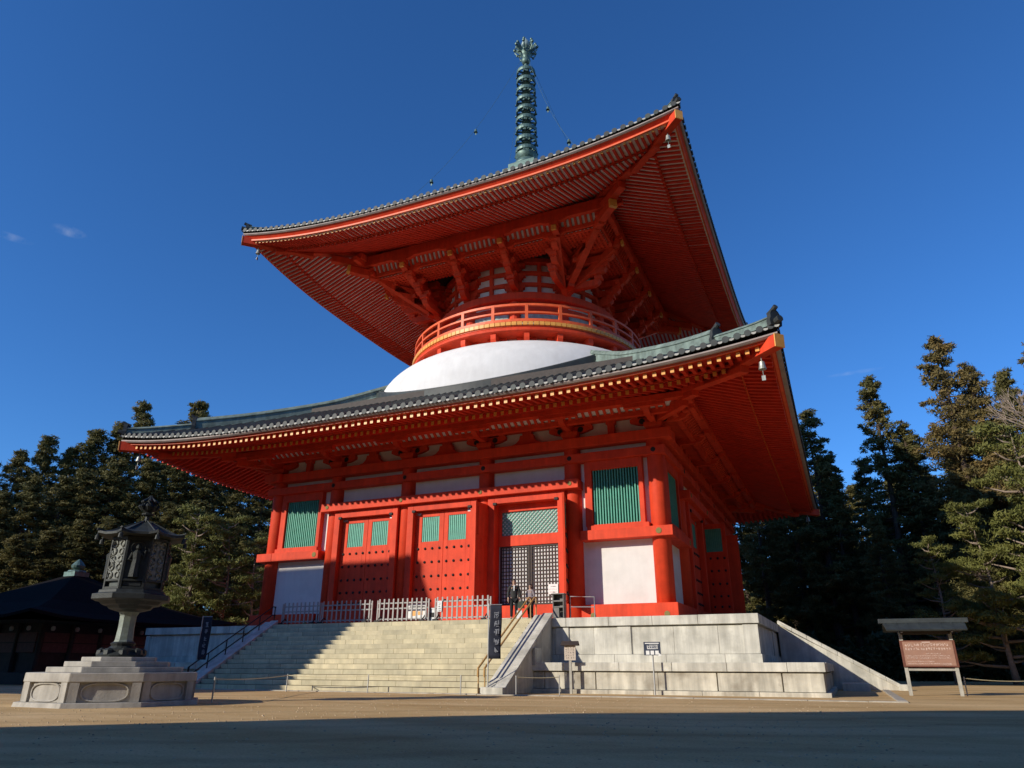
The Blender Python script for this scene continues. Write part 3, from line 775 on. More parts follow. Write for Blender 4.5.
# ---- upper drum and bracket system
def drum():
    w=MB(); w.lathe([(6.15,20.3),(6.15,27.6)],72); D=w.build('upper_drum',WHITE,PAG,smooth=True)
    for z0,z1,r in ((23.22,23.76,6.74),(22.50,22.86,6.5),(24.42,24.70,6.36),(25.28,25.56,6.36),(26.1,26.5,6.5),(20.6,20.95,6.45)):
        m=MB(); m.lathe([(6.0,z0),(r-.05,z0),(r,z0+.05),(r,z1-.05),(r-.05,z1),(6.0,z1)],72); m.build('ring_tie',RED,D)
    for k in range(12):
        a=radians(15+30*k)
        if k==0:
            m=MB(); m.lathe([(.38,20.6),(.38,23.5)],14,c=(6.15,0))
            for z,wd in ((23.76,.9),(24.0,1.1),(24.2,1.35),(24.70,.95),(24.92,1.15),(25.08,1.45),(25.56,.9),(25.8,1.4)):
                m.box(5.9,6.42+(z-23.7)*.06,-wd/2,wd/2,z,z+.23)
            c0=m.build('drum_column',RED,D,rotz=a)
            m=MB(); m.box(6.0,6.32,-.13,.13,23.7,26.2); s0=m.build('mid_strut',RED,D,rotz=a+radians(15))
            m=MB(); m.lathe([(6.28,20.95),(6.28,22.5)],6,a0=radians(3.8),a1=radians(26.2)); g0=m.build('green_panel',mat('faded_green_panel',(.34,.42,.36),.6,.25,3.),D,rotz=a)
        else:
            dup(c0,D,a); dup(s0,D,a+radians(15)); dup(g0,D,a)
    # stepping bracket arms out to the square purlin
    zs=[23.95,24.65,25.35,26.02]; out=[7.0,7.55,8.15,8.72]
    def stack(m,x0):
        outer=abs(x0)>4; sg=1 if x0>0 else -1
        yin=-4.55 if outer else -sqrt(6.2**2-x0*x0)+.1
        for i,(z,o) in enumerate(zip(zs,out)):
            x=sg*(4.7+.267*i) if outer else x0
            hw=(.38,.5,.8,.95)[i]
            m.prism([(yin,z),(-o+.35,z),(-o+.05,z+.1),(-o-.12,z+.28),(-o-.12,z+.44),(yin,z+.44)],'x',x-.2,x+.2)
            m.box(x-.26,x+.26,-o-.26,-o+.22,z+.44,z+.68)
            m.prism([(x+p,q) for p,q in ((-hw,z+.98),(-hw,z+.84),(-hw*.6,z+.68),(hw*.6,z+.68),(hw,z+.84),(hw,z+.98))],'y',-o-.16,-o+.12)
            for p in (-hw*.78,hw*.78) if 1<i<3 else (): m.box(x+p-.2,x+p+.2,-o-.2,-o+.16,z+.98,z+1.16)
        # long slanting tail beam under the stack
        m.beam((sg*4.55 if outer else x0,yin+.2,23.6),(x0,-8.3,26.0),.34,.42)
        m.box(x0-.15,x0+.15,-9.0,-8.842,26.08,26.40,1)
    first=None
    for x in (-5.5,-1.8,1.8,5.5):
        m=MB(); stack(m,x); four(m.build('bracket_stack',[RED,GOLD],D))
    # diagonal corner stacks
    m=MB(); u=Vector((1,-1,0)).normalized()
    for i,(z,o) in enumerate(zip(zs,[7.6,8.7,10.1,11.9])):
        m.beam(u*5.9+Vector((0,0,z+.22)),u*o+Vector((0,0,z+.24)),.42,.46,0)
        c=u*o+Vector((0,0,z)); m.box(c.x-.3,c.x+.3,c.y-.3,c.y+.3,z+.46,z+.70)
    m.beam(u*6.1+Vector((0,0,23.7)),u*11.2+Vector((0,0,26.2)),.42,.5)
    m.beam(u*10.4+Vector((0,0,26.35)),u*13.4+Vector((0,0,26.5)),.44,.5)
    m.beam(u*13.3+Vector((0,0,26.5)),u*13.5+Vector((0,0,26.51)),.46,.52,1)
    m.beam(u*10.2+Vector((0,0,27.0)),u*14.6+Vector((0,0,27.05)),.44,.46)
    four(m.build('corner_bracket_stack',[RED,GOLD],D))
    # tie beams parallel to the eaves and the purlin
    for y,z,h,ww in ((-8.15,26.20,.26,.26),(-8.72,26.86,.3,.3)):
        e=abs(y)
        m=MB(); m.box(-e+.18,e+.18+ (1.0 if y<-8.5 else .3),y-ww/2,y+ww/2,z,z+h); four(m.build('tie_rail',RED,D))
    m=MB(); m.box(-8.4,9.5,-8.82,-8.42,27.2,27.62); four(m.build('purlin',RED,D))
    # ribbed white cove under the purlin and small coffered ceiling
    m=MB(); m.raw([(-8.1,-8.2,26.48),(8.1,-8.2,26.48),(8.5,-8.66,27.22),(-8.5,-8.66,27.22)],[(0,1,2,3)],0)
    x=-8.2
    while x<8.3: m.beam((x,-8.24,26.46),(x,-8.72,27.2),.15,.12,1); x+=.34
    four(m.build('ribbed_cove',[WHITE,RED],D,fix=False))
    m=MB(); m.raw([(-6.6,-6.5,26.14),(6.6,-6.5,26.14),(8.1,-8.12,26.14),(-8.1,-8.12,26.14)],[(0,1,2,3)],0)
    x=-8.0
    while x<8.05: m.box(x-.07,x+.07,-8.12,-max(6.5,abs(x)),26.04,26.13,1); x+=.26
    y=-8.0
    while y<-6.5: m.box(y,-y,y-.06,y+.06,26.03,26.12,1); y+=.26
    four(m.build('coffered_ceiling',[PINKW,RED],D,fix=False))
    c=MB(); c.box(-6.1,6.1,-6.1,6.1,26.9,29.5); c.build('roof_core',WOODD,D)
drum()

# ---- spire
def spire():
    b=MB(); b.box(-1.35,1.35,-1.35,1.35,37.2,38.0); b.box(-1.5,1.5,-1.5,1.5,38.0,38.25); b.box(-1.15,1.15,-1.15,1.15,38.25,38.9)
    S=b.build('spire',BRONZE,PAG,bevel=.03)
    m=MB(); m.lathe([(1.1,38.9),(1.05,39.2),(.8,39.55),(.4,39.7),(.45,39.8),(.95,40.1),(.9,40.15),(.3,40.1),(.2,40.2)],20); m.build('lotus_bowl',BRONZE,S,smooth=True)
    m=MB(); m.tube([(0,0,40),(0,0,50.6)],[.2,.15],12); m.build('shaft',BRONZE,S)
    ring=None
    for k in range(9):
        z=40.55+1.06*k; sc=1-.012*k
        if ring is None:
            m=MB(); r=.9
            m.lathe([(r-.10,-.17),(r,-.17),(r+.03,0),(r,.17),(r-.10,.17),(r-.10,-.17)],24)
            m.lathe([(.2,-.26),(.36,-.22),(.42,0),(.36,.22),(.2,.26)],12)
            for j in range(8):
                a=2*pi*j/8; m.beam((.3*cos(a),.3*sin(a),0),(r*cos(a),r*sin(a),0),.09,.16)
                m.lathe([(.02,-.24),(.07,-.28),(.09,-.42),(.03,-.42)],6,c=((r+.02)*cos(a+.2),(r+.02)*sin(a+.2)))
            ring=m.build('spire_ring',BRONZE,S,loc=(0,0,z))
        else:
            c=dup(ring,S,k*.2,(0,0,z)); c.scale=(sc,sc,1)
    f=MB()
    f.lathe([(.2,50.1),(.34,50.25),(.42,50.5),(.3,50.7),(.24,50.8),(.42,51.0),(.52,51.3),(.42,51.6),(.2,51.75),(.15,51.9),(.3,52.0)],16)
    f.build('spire_vase',BRONZE,S,smooth=True)
    for j in range(8):
        a=2*pi*j/8+.2
        if j==0:
            m=MB(); pts=[(.42,0,51.3),(.75,0,51.25),(.98,0,51.55),(1.02,0,51.95),(.86,0,52.25)]
            m.tube(pts,[.07,.06,.055,.05,.05],6)
            for p,r in (((1.02,0,51.9),.14),((.86,0,52.28),.12),((.78,0,51.2),.10)):
                m.lathe([(.01,p[2]-r),(r*.7,p[2]-r*.7),(r,p[2]),(r*.7,p[2]+r*.7),(.01,p[2]+r)],8,c=(p[0],0))
            m.beam((.5,0,51.5),(.95,0,51.9),.03,.3); m.beam((.4,0,51.7),(.8,0,52.25),.03,.22)
            fl=m.build('flame_arm',BRONZE,S,rotz=a)
        else: dup(fl,S,a)
    m=MB(); m.lathe([(.12,51.9),(.34,52.1),(.42,52.4),(.30,52.7),(.1,52.95),(.02,53.2)],14); m.build('jewel',mat('pale_jewel_bronze',(.30,.38,.35),.45,.2,6,metal=.3),S,smooth=True)
    for k in range(4):
        a=k*pi/2+pi/4
        m=MB(); A=Vector((.57*cos(a),.57*sin(a),50.2)); r=8*sqrt(2); B=Vector((r*cos(a),r*sin(a),UT(8)+.5+UTL(8,8)))
        pts=[]
        for t in np.linspace(0,1,26):
            p=A.lerp(B,t); p.z-=4*2.0*t*(1-t); pts.append(p)
        m.tube(pts,.011,5)
        CH=m.build('chain',BRONZE,S)
        for t in (.36,.68):
            p=A.lerp(B,t); p.z-=4*2.0*t*(1-t)
            m=MB(); m.lathe([(.03,p.z-.05),(.10,p.z-.10),(.12,p.z-.26),(.16,p.z-.36),(.02,p.z-.32)],9,c=(p.x,p.y)); m.box(p.x-.05,p.x+.05,p.y-.005,p.y+.005,p.z-.6,p.z-.4)
            m.build('chain_bell',BRONZE,CH)
spire()

# ------------------------------------------------------------------ bronze lantern on its pedestal
def lantern():
    cx,cy=1.35,-30.49; O=radians(22.5)
    ped=empty('stone_pedestal',(cx,cy,0),0,'octagonal carved stone pedestal with three steps under the bronze lantern','pedestal')
    def octo(m,r0,r1,z0,z1): m.lathe([(r0,z0),(r1,z1)],8,rot=O)
    b=MB(); octo(b,2.16,2.13,-.02,.10); octo(b,1.96,1.93,.10,.53); 
    b.build('plinth',PEDST,ped,bevel=.012)
    c=MB(); octo(c,2.03,2.02,.53,.735); c.build('plinth_cap',PEDST,ped,bevel=.02)
    for k in range(8):
        a=k*pi/4; 
        if k==0:
            ap=1.94*cos(O); m=MB(); half=1.94*sin(O)
            m.box(ap-.03,ap+.07,-half-.0,-half+.20,.105,.53); m.box(ap-.03,ap+.07,half-.20,half,.105,.53)
            # carved cartouche ring
            n=26; pts=[(ap+.02,(half-.26)*math.copysign(abs(cos(t))**.6,cos(t)),.315+.19*math.copysign(abs(sin(t))**.8,sin(t))) for t in np.linspace(0,2*pi,n)]
            m.tube(pts,.022,5,caps=False)
            p0=m.build('carved_panel',PEDST,ped,rotz=a)
        else: dup(p0,ped,a)
    for r,z0,z1 in ((1.62,.735,.86),(1.26,.86,.985),(.90,.985,1.09)):
        m=MB(); octo(m,r,r,z0,z1); m.build('step',PEDST,ped,bevel=.015)
    L=empty('bronze_lantern',(cx,cy,1.09),0,'tall octagonal bronze lantern with figured panels and a flaming jewel finial','lantern')
    z0=1.09
    def z(v): return v-z0
    m=MB(); m.lathe([(.56,z(1.09)),(.58,z(1.14)),(.5,z(1.2)),(.46,z(1.22)),(.46,z(1.27)),(.34,z(1.3)),(.27,z(1.36)),(.30,z(1.42)),(.24,z(1.46))],16)
    for j in range(8):
        a=j*pi/4+.2
        m.lathe([(.02,z(1.12)),(.13,z(1.15)),(.12,z(1.25)),(.03,z(1.31))],7,c=(.46*cos(a),.46*sin(a)))
    m.build('lotus_base',BRONZED,L)
    m=MB(); m.lathe([(.25,z(1.44)),(.22,z(1.5)),(.20,z(1.8)),(.205,z(2.1)),(.26,z(2.2))],8,rot=O); m.build('post',mat('weathered_post_bronze',(.19,.22,.19),.55,.25,6.,metal=.2,bump=.2,bscale=25),L)
    m=MB(); m.lathe([(.26,z(2.19)),(.52,z(2.26)),(.58,z(2.33)),(.72,z(2.36)),(.80,z(2.44)),(.97,z(2.47)),(.97,z(2.60)),(.84,z(2.63)),(.82,z(2.71)),(.5,z(2.72))],8,rot=O)
    m.build('platform',BRONZED,L,bevel=.01)
    m=MB(); m.lathe([(.66,z(2.71)),(.66,z(4.05))],8,rot=O); FB=m.build('fire_box',mat('fire_box_bronze',(.05,.058,.052),.5,.3,9.,metal=.3),L)  # fire box walls in one even bronze tone
    PANL=mat('pale_figured_bronze',(.17,.18,.16),.6,.4,9.,metal=.1,stain=((.05,.055,.05),.8,8.),bump=.6,bscale=16)
    hp=.745; ap=hp*cos(O); half=hp*sin(O)
    for k in range(8):
        a=k*pi/4
        m=MB()
        for y in (-half,half-.05): m.box(ap-.07,ap+.01,y,y+.05,z(2.72),z(4.04))
        for q0,q1 in ((2.72,2.78),(2.92,2.97),(3.97,4.04)): m.box(ap-.06,ap+.005,-half+.051,half-.051,z(q0),z(q1))
        kind=k%2
        if kind==0:   # openwork scroll panel
            m.box(ap-.05,ap-.03,-half+.05,half-.05,z(2.97),z(3.97),1)
            rr=random.Random(k)
            for i in range(5):
                for j in range(2):
                    yy=-half+.14+j*.26; zz=z(3.07+.2*i)
                    m.tube([(ap-.015,yy+.08*cos(t),zz+.08*sin(t)) for t in np.linspace(0,2*pi*.85,9)+rr.uniform(0,6)],.02,5,1)
            m.tube([(ap-.012,-half+.12+.1*sin(t*3),z(3.0)+.9*t/6.3) for t in np.linspace(0,6.3,24)],.018,5,1)
        else:         # standing robed figure in relief
            m.box(ap-.05,ap-.035,-half+.05,half-.05,z(2.97),z(3.97),0)
            m.tube([(ap-.03,0,z(3.02)),(ap-.02,.0,z(3.2)),(ap-.01,.01,z(3.45)),(ap-.01,.0,z(3.62)),(ap-.01,.0,z(3.70))],[.13,.11,.10,.12,.05],8)
            m.lathe([(.01,z(3.70)),(.055,z(3.74)),(.06,z(3.79)),(.01,z(3.85))],8,c=(ap-.01,0))
            m.tube([(ap-.005,-.11,z(3.62)),(ap+.0,-.17,z(3.45)),(ap+.01,-.05,z(3.42))],[.035,.03,.02],6)
            m.tube([(ap-.005,.11,z(3.62)),(ap+.0,.16,z(3.5)),(ap+.01,.19,z(3.7))],[.035,.03,.02],6)
            m.tube([(ap-.01,.17*cos(t),z(3.76)+.15*sin(t)) for t in np.linspace(0,pi*2,16)],.012,5)
            m.box(ap-.04,ap-.02,-half+.08,half-.08,z(2.80),z(2.9))
        m.build('panel',[BRONZED,PANL],FB,rotz=a)
    # roof: eight curved sectors with upturned corners
    m=MB(); N=8; rows=[]
    for fr,zz in ((.06,4.55),(.2,4.5),(.45,4.36),(.7,4.22),(.9,4.15),(1.0,4.14),(1.0,4.08),(.66,4.05)):
        row=[]
        for k in range(8):
            for s_ in np.linspace(0,1,5)[:-1]:
                a0=O+k*pi/4; a1=a0+pi/4
                R=1.06*fr
                p=Vector((R*cos(a0),R*sin(a0),0)).lerp(Vector((R*cos(a1),R*sin(a1),0)),s_)
                c=abs(s_-.5)*2; p*=1+.07*c**3*fr; p.z=z(zz)+.05*c**4*fr**3
                row.append(p)
        row.append(row[0]); rows.append(row)
    m.tri(rows)
    RF=m.build('lantern_roof',BRONZED,L)
    for k in range(8):
        a=O+k*pi/4
        if k==0:
            m=MB(); m.tube([(.1*1,0,z(4.56)),(.5,0,z(4.37)),(.9,0,z(4.18)),(1.08,0,z(4.19)),(1.16,0,z(4.215))],[.02,.022,.022,.026,.03],6)
            h0=m.build('roof_rib',BRONZED,RF,rotz=a)
            m=MB(); m.tube([(1.12,0,z(4.2)),(1.12,0,z(4.08))],.012,5); m.lathe([(.03,z(4.08)),(.05,z(4.05)),(.06,z(3.95)),(.02,z(3.95))],8,c=(1.12,0)); b0=m.build('hanging_bell',BRONZED,RF,rotz=a)
        else: dup(h0,RF,a); dup(b0,RF,a)
    m=MB(); m.tube([(0,0,z(4.5)),(0,0,z(4.72))],[.07,.05],10); m.lathe([(.05,z(4.70)),(.15,z(4.73)),(.16,z(4.77)),(.08,z(4.8)),(.17,z(4.87)),(.20,z(4.96)),(.15,z(5.06)),(.03,z(5.14))],12)
    for k in range(8):
        a=k*pi/4
        m.tube([(.16*cos(a),.16*sin(a),z(4.86)),(.24*cos(a),.24*sin(a),z(4.96)),(.20*cos(a),.20*sin(a),z(5.08)),(.07*cos(a),.07*sin(a),z(5.18)),(0.02*cos(a),0.02*sin(a),z(5.27))],[.03,.05,.045,.03,.01],6)
    m.build('flaming_jewel',BRONZED,L)
lantern()

# ------------------------------------------------------------------ small dark hall on the left
def small_hall():
    h=empty('small_hall',(-25.3,-13.2,0),0,'low dark timber hall with a pyramid roof behind the bronze lantern','hall')
    m=MB(); m.box(-4.4,4.4,-4.4,4.4,.5,3.2); m.build('wall',WOODD,h)
    m=MB(); m.box(-5.6,5.6,-5.6,5.6,0.,.55); m.build('veranda',WOODD,h)
    m=MB(); rows=[]
    for d,zz in ((7.0,3.05),(7.0,3.2),(5.8,3.55),(4.,4.25),(2.,5.3),(.45,6.1)):
        row=[]
        for k in range(4):
            for u in np.linspace(-1,1,9)[:-1]:
                a=k*pi/2; x,y=u*d,-d; c=abs(u)**4*.35*(d/7)**3
                row.append((x*cos(a)-y*sin(a),x*sin(a)+y*cos(a),zz+c))
        row.append(row[0]); rows.append(row)
    m.tri(rows); R=m.build('roof',ROOFD,h)
    m=MB(); m.raw([(-7,-7,3.02),(7,-7,3.02),(7,7,3.02),(-7,7,3.02)],[(0,1,2,3)]); m.build('soffit',WOODD,R)
    m=MB(); m.box(-.5,.5,-.5,.5,6.0,6.35); m.lathe([(.55,6.35),(.5,6.45),(.2,6.5),(.36,6.62),(.4,6.75),(.25,6.95),(.05,7.15)],14); m.build('roof_jewel',BRONZE,R)
    first=None
    for k in range(4):
        for i in range(6):
            x=-4.4+8.8*i/5*(1) if i<5 else None
            if i==5: continue
            x=-4.4+8.8*i/5; a=k*pi/2
            px=x*cos(a)+4.45*sin(a); py=x*sin(a)-4.45*cos(a)
            if first is None: m=MB(); m.lathe([(.14,.55),(.14,3.2)],10); first=m.build('column',WOODD,h,loc=(px,py,0))
            else: dup(first,h,loc=(px,py,0))
    scr=mat('reddish_screen',(.17,.075,.06),.7,.25,6.)
    first=None
    for k in (0,1):
        for i in range(5):
            x=-4.4+8.8*(i+.5)/5; a=k*pi/2
            if first is None:
                m=MB(); m.box(-.72,.72,-4.5,-4.42,1.55,2.55); m.box(-.74,.74,-4.52,-4.44,2.02,2.07,1)
                first=m.build('lattice_shutter',[scr,WOODD],h,loc=(x*cos(a),x*sin(a),0),rotz=a)
            else: dup(first,h,a,(x*cos(a),x*sin(a),0))
    lamp=mat('paper_lamp',(.62,.58,.5),.8,.1,5.)
    first=None
    for k in (0,1):
        for i in range(7):
            x=-4.2+1.4*i; a=k*pi/2
            if first is None:
                m=MB(); m.lathe([(.05,2.62),(.10,2.66),(.11,2.74),(.10,2.82),(.05,2.86)],8); first=m.build('eave_lantern',lamp,h,loc=(x*cos(a)+5.0*sin(a),x*sin(a)-5.0*cos(a),0))
            else: dup(first,h,loc=(x*cos(a)+5.0*sin(a),x*sin(a)-5.0*cos(a),0))
small_hall()

# ------------------------------------------------------------------ halls outside the frame that throw the big shadows
def shading_halls():
    h=empty('main_hall',(-30,-37.6,0),0,'great hip and gable temple hall left of the square, beyond the photo edge','hall')
    m=MB()
    e=[(-30,8),(15.4,8)]; hx=13.2; hy=7.; ze=8.7
    # skirt roof to gable line, then ridge
    A=[(-hx,-hy,ze),(hx,-hy,ze),(hx,hy,ze),(-hx,hy,ze)]; g=10.6; gy=3.0; zg=15.0
    B=[(-g,-gy,zg),(g,-gy,zg),(g,gy,zg),(-g,gy,zg)]; Rg=[(-10.4,0,18.8),(10.4,0,18.8)]
    m.raw(A+B,[(0,1,5,4),(1,2,6,5),(2,3,7,6),(3,0,4,7)]); m.raw(B+Rg,[(0,1,5,4),(2,3,4,5),(1,2,5),(3,0,4)])
    m.raw(A,[(0,3,2,1)]); m.box(-10.4,10.4,-.3,.3,18.6,19.05)
    m.build('roof',ROOFD,h)
    m=MB(); m.box(-11,11,-5,5,0,9); m.build('wall',WOODD,h)
    first=None
    for k in range(9):
        x=-10.8+2.7*k
        for y in (-5.1,5.1):
            if first is None: m=MB(); m.lathe([(.25,0),(.25,9)],10); first=m.build('column',WOODD,h,loc=(x,y,0))
            else: dup(first,h,loc=(x,y,0))
    a=radians(47); q=empty('shadow_hall',(-5.0,-61.9,0),a,'long gabled hall added out of view to cast the foreground shadow','hall')  # unseen hall added so its straight ridge shades the foreground
    m=MB(); Lh=13.5; m.raw([(-Lh,-6,9.5),(Lh,-6,9.5),(Lh,6,9.5),(-Lh,6,9.5),(-Lh,0,15.8),(Lh,0,15.8)],[(0,1,5,4),(2,3,4,5),(1,2,5),(3,0,4),(0,3,2,1)]); m.build('roof',ROOFD,q)
    m=MB(); m.box(-12.5,12.5,-4.5,4.5,0,9.6); m.build('wall',WOODD,q)
    first=None
    for k in range(8):
        x=-12+24*k/7
        if first is None: m=MB(); m.box(-.9,.9,4.5,4.6,.6,3.4); first=m.build('door',WOODR,q,loc=(x,0,0))
        else: dup(first,q,loc=(x,0,0))
shading_halls()

# ------------------------------------------------------------------ small things around the podium
def scribble(m, x0,x1,z0,z1, n, y, rnd, mi, th=.014):
    """strokes standing in for illegible writing: short bars in a cell"""
    for _ in range(n):
        if rnd.random()<.55:
            z=rnd.uniform(z0,z1); a=rnd.uniform(x0,(x0+x1)/2); b=rnd.uniform((x0+x1)/2,x1); m.box(a,b,y-.004,y,z-th/2,z+th/2,mi)
        else:
            x=rnd.uniform(x0,x1); a=rnd.uniform(z0,(z0+z1)/2); b=rnd.uniform((z0+z1)/2,z1); m.box(x-th/2,x+th/2,y-.0035,y,a,b,mi)

def barricades():
    g='folding barricades across the stair head'
    labs=['dark shaded picket barricade at the left end of the stair head','picket barricade half in shadow before the left red door',
          'sunlit pale picket barricade with a printed sheet behind it','sunlit pale picket barricade with a white notice, next to the open door']
    xs=[(-6.85,-4.62),(-4.5,-1.62),(-1.3,1.42),(1.76,4.5)]
    for i,(a,b) in enumerate(xs):
        r=empty('barricade',((a+b)/2,-15.15,PT),0,labs[i],'barricade',g)
        w=b-a; n=int(w/.265)
        f=MB()
        for z in (.16,.62,.86): f.beam((-w/2,0,z),(w/2,0,z),.05,.055)
        for s in (-1,1): f.box(s*w/2-.03,s*w/2+.03,-.03,.03,.02,1.0)
        f.build('frame',PICKET,r)
        first=None
        for k in range(n+1):
            x=-w/2+.12+(w-.24)*k/n
            if first is None:
                m=MB(); m.box(-.035,.035,-.052,-.028,.08,1.05); first=m.build('picket',PICKET,r,loc=(x,0,0))
            else: dup(first,r,loc=(x,0,0))
        for s in (-1,1):
            m=MB(); x=s*(w/2-.18); m.beam((x,-.32,.03),(x,.32,.03),.09,.06); m.beam((x,-.3,.05),(x,0,.3),.03,.04); m.beam((x,.3,.05),(x,0,.3),.03,.04); m.box(x-.12,x+.12,-.36,-.28,0,.1)
            m.build('foot',BLACK,r)
    n=tag(MB_sheet('notice_sheet',(2.02,-15.24,PT+.42),.22,.46,PAPER,rows=5),'white paper notice fixed to the barricade nearest the open door','notice')
    n=tag(MB_sheet('printed_sheet',(.72,-14.98,PT+.15),.95,.66,PAPER,rows=0),'printed sheet standing behind the middle sunlit barricade','notice')
    m=MB(); m.box(-.2,.2,-.16,.16,0,.55); m.box(-.22,.22,-.18,.18,.55,.6); m.box(-.12,.12,-.17,-.158,.2,.4,1)
    tag(m.build('donation_box',[STEEL,BLACK],loc=(1.58,-14.9,PT),bevel=.01),'small grey steel box between two sunlit barricades','box')
def MB_sheet(name,loc,w,h,mt,rows=4):
    m=MB(); m.box(-w/2,w/2,-.008,.008,0,h)
    rnd=random.Random(hash(name)%100)
    if rows:
        for i in range(rows): scribble(m,-w*.4,w*.4,h*(i+.25)/(rows+.2),h*(i+.8)/(rows+.2),5,-.009,rnd,1,.01)
    else:
        m.box(-w*.3,-w*.05,-.012,-.008,h*.2,h*.55,2); m.box(w*.05,w*.3,-.012,-.008,h*.25,h*.5,2)
        m.box(-w*.42,w*.42,-.012,-.008,h*.7,h*.85,1)
    return m.build(name,[mt,TEXTD,GOLD],loc=loc)
barricades()

def banner(loc,label,seed):
    r=empty('banner',loc,radians(14),label,'banner')
    m=MB(); m.tube([(0,0,0),(0,0,3.0)],.022,8); m.tube([(0,0,2.96),(.48,0,2.96)],.014,6); m.build('pole',STEEL,r)
    m=MB(); m.box(-.22,.22,-.22,.22,0,.05); m.build('base',BLACK,r)
    cl=MB(); rows=[]
    for z in np.linspace(1.15,2.94,14):
        rows.append([(x+.02*sin(z*3),.05*sin(x*7+z*2.2)*(1-(z-1.15)/2.2),z) for x in np.linspace(.03,.46,8)])
    cl.tri(rows)
    B=cl.build('cloth',CLOTHN,r,smooth=True,fix=False)
    sm=B.modifiers.new('s','SOLIDIFY'); sm.thickness=.006
    rnd=random.Random(seed); t=MB()
    for c in range(5): scribble(t,.22,.38,2.5-c*.29,2.72-c*.29,9,-.062,rnd,0,.022)
    t.build('lettering',TEXTG,B)
banner((6.86,-20.25,0),'navy banner with white lettering at the foot of the right stair rail',3)
banner((-8.05,-19.0,0),'navy banner standing in shadow beside the left end of the stairs',8)

def handrail(name,x,label,mt,n,double,top=.85):
    r=empty(name,(x,-17.9,0),0,label,'handrail')
    P=15.57; ya,yb=-P-4.7,-P+.2
    zf=lambda y: PT*min(1,max(0,(y+P+4.62)/4.62))
    for h,dx in ((top,0),(top,.25)) if double else ((top,0),(top*.55,0)):
        pts=[(dx,ya+17.9,zf(ya)+h*.98),(dx,-15.57+17.9,PT+h),(dx,yb+17.9,PT+h)]
        m=MB(); m.tube([(dx,ya+17.9,zf(ya)+h-.28),pts[0]]+pts[1:],.036 if double else .028,8); m.build('rail',mt,r)
    for k in range(n):
        y=ya+.05+(yb-ya-.1)*k/(n-1)
        for dx in ((0,.25) if double else (0,)):
            m=MB(); m.tube([(dx,y+17.9,zf(y)),(dx,y+17.9,zf(y)+top)],.026,7); m.build('post',mt,r)
handrail('handrail',6.48,'tan double handrail running up the right of the front stairs',YRAIL,2,True)
handrail('handrail',-7.12,'dark thin handrail along the shaded left edge of the stairs',BLACK,6,False)

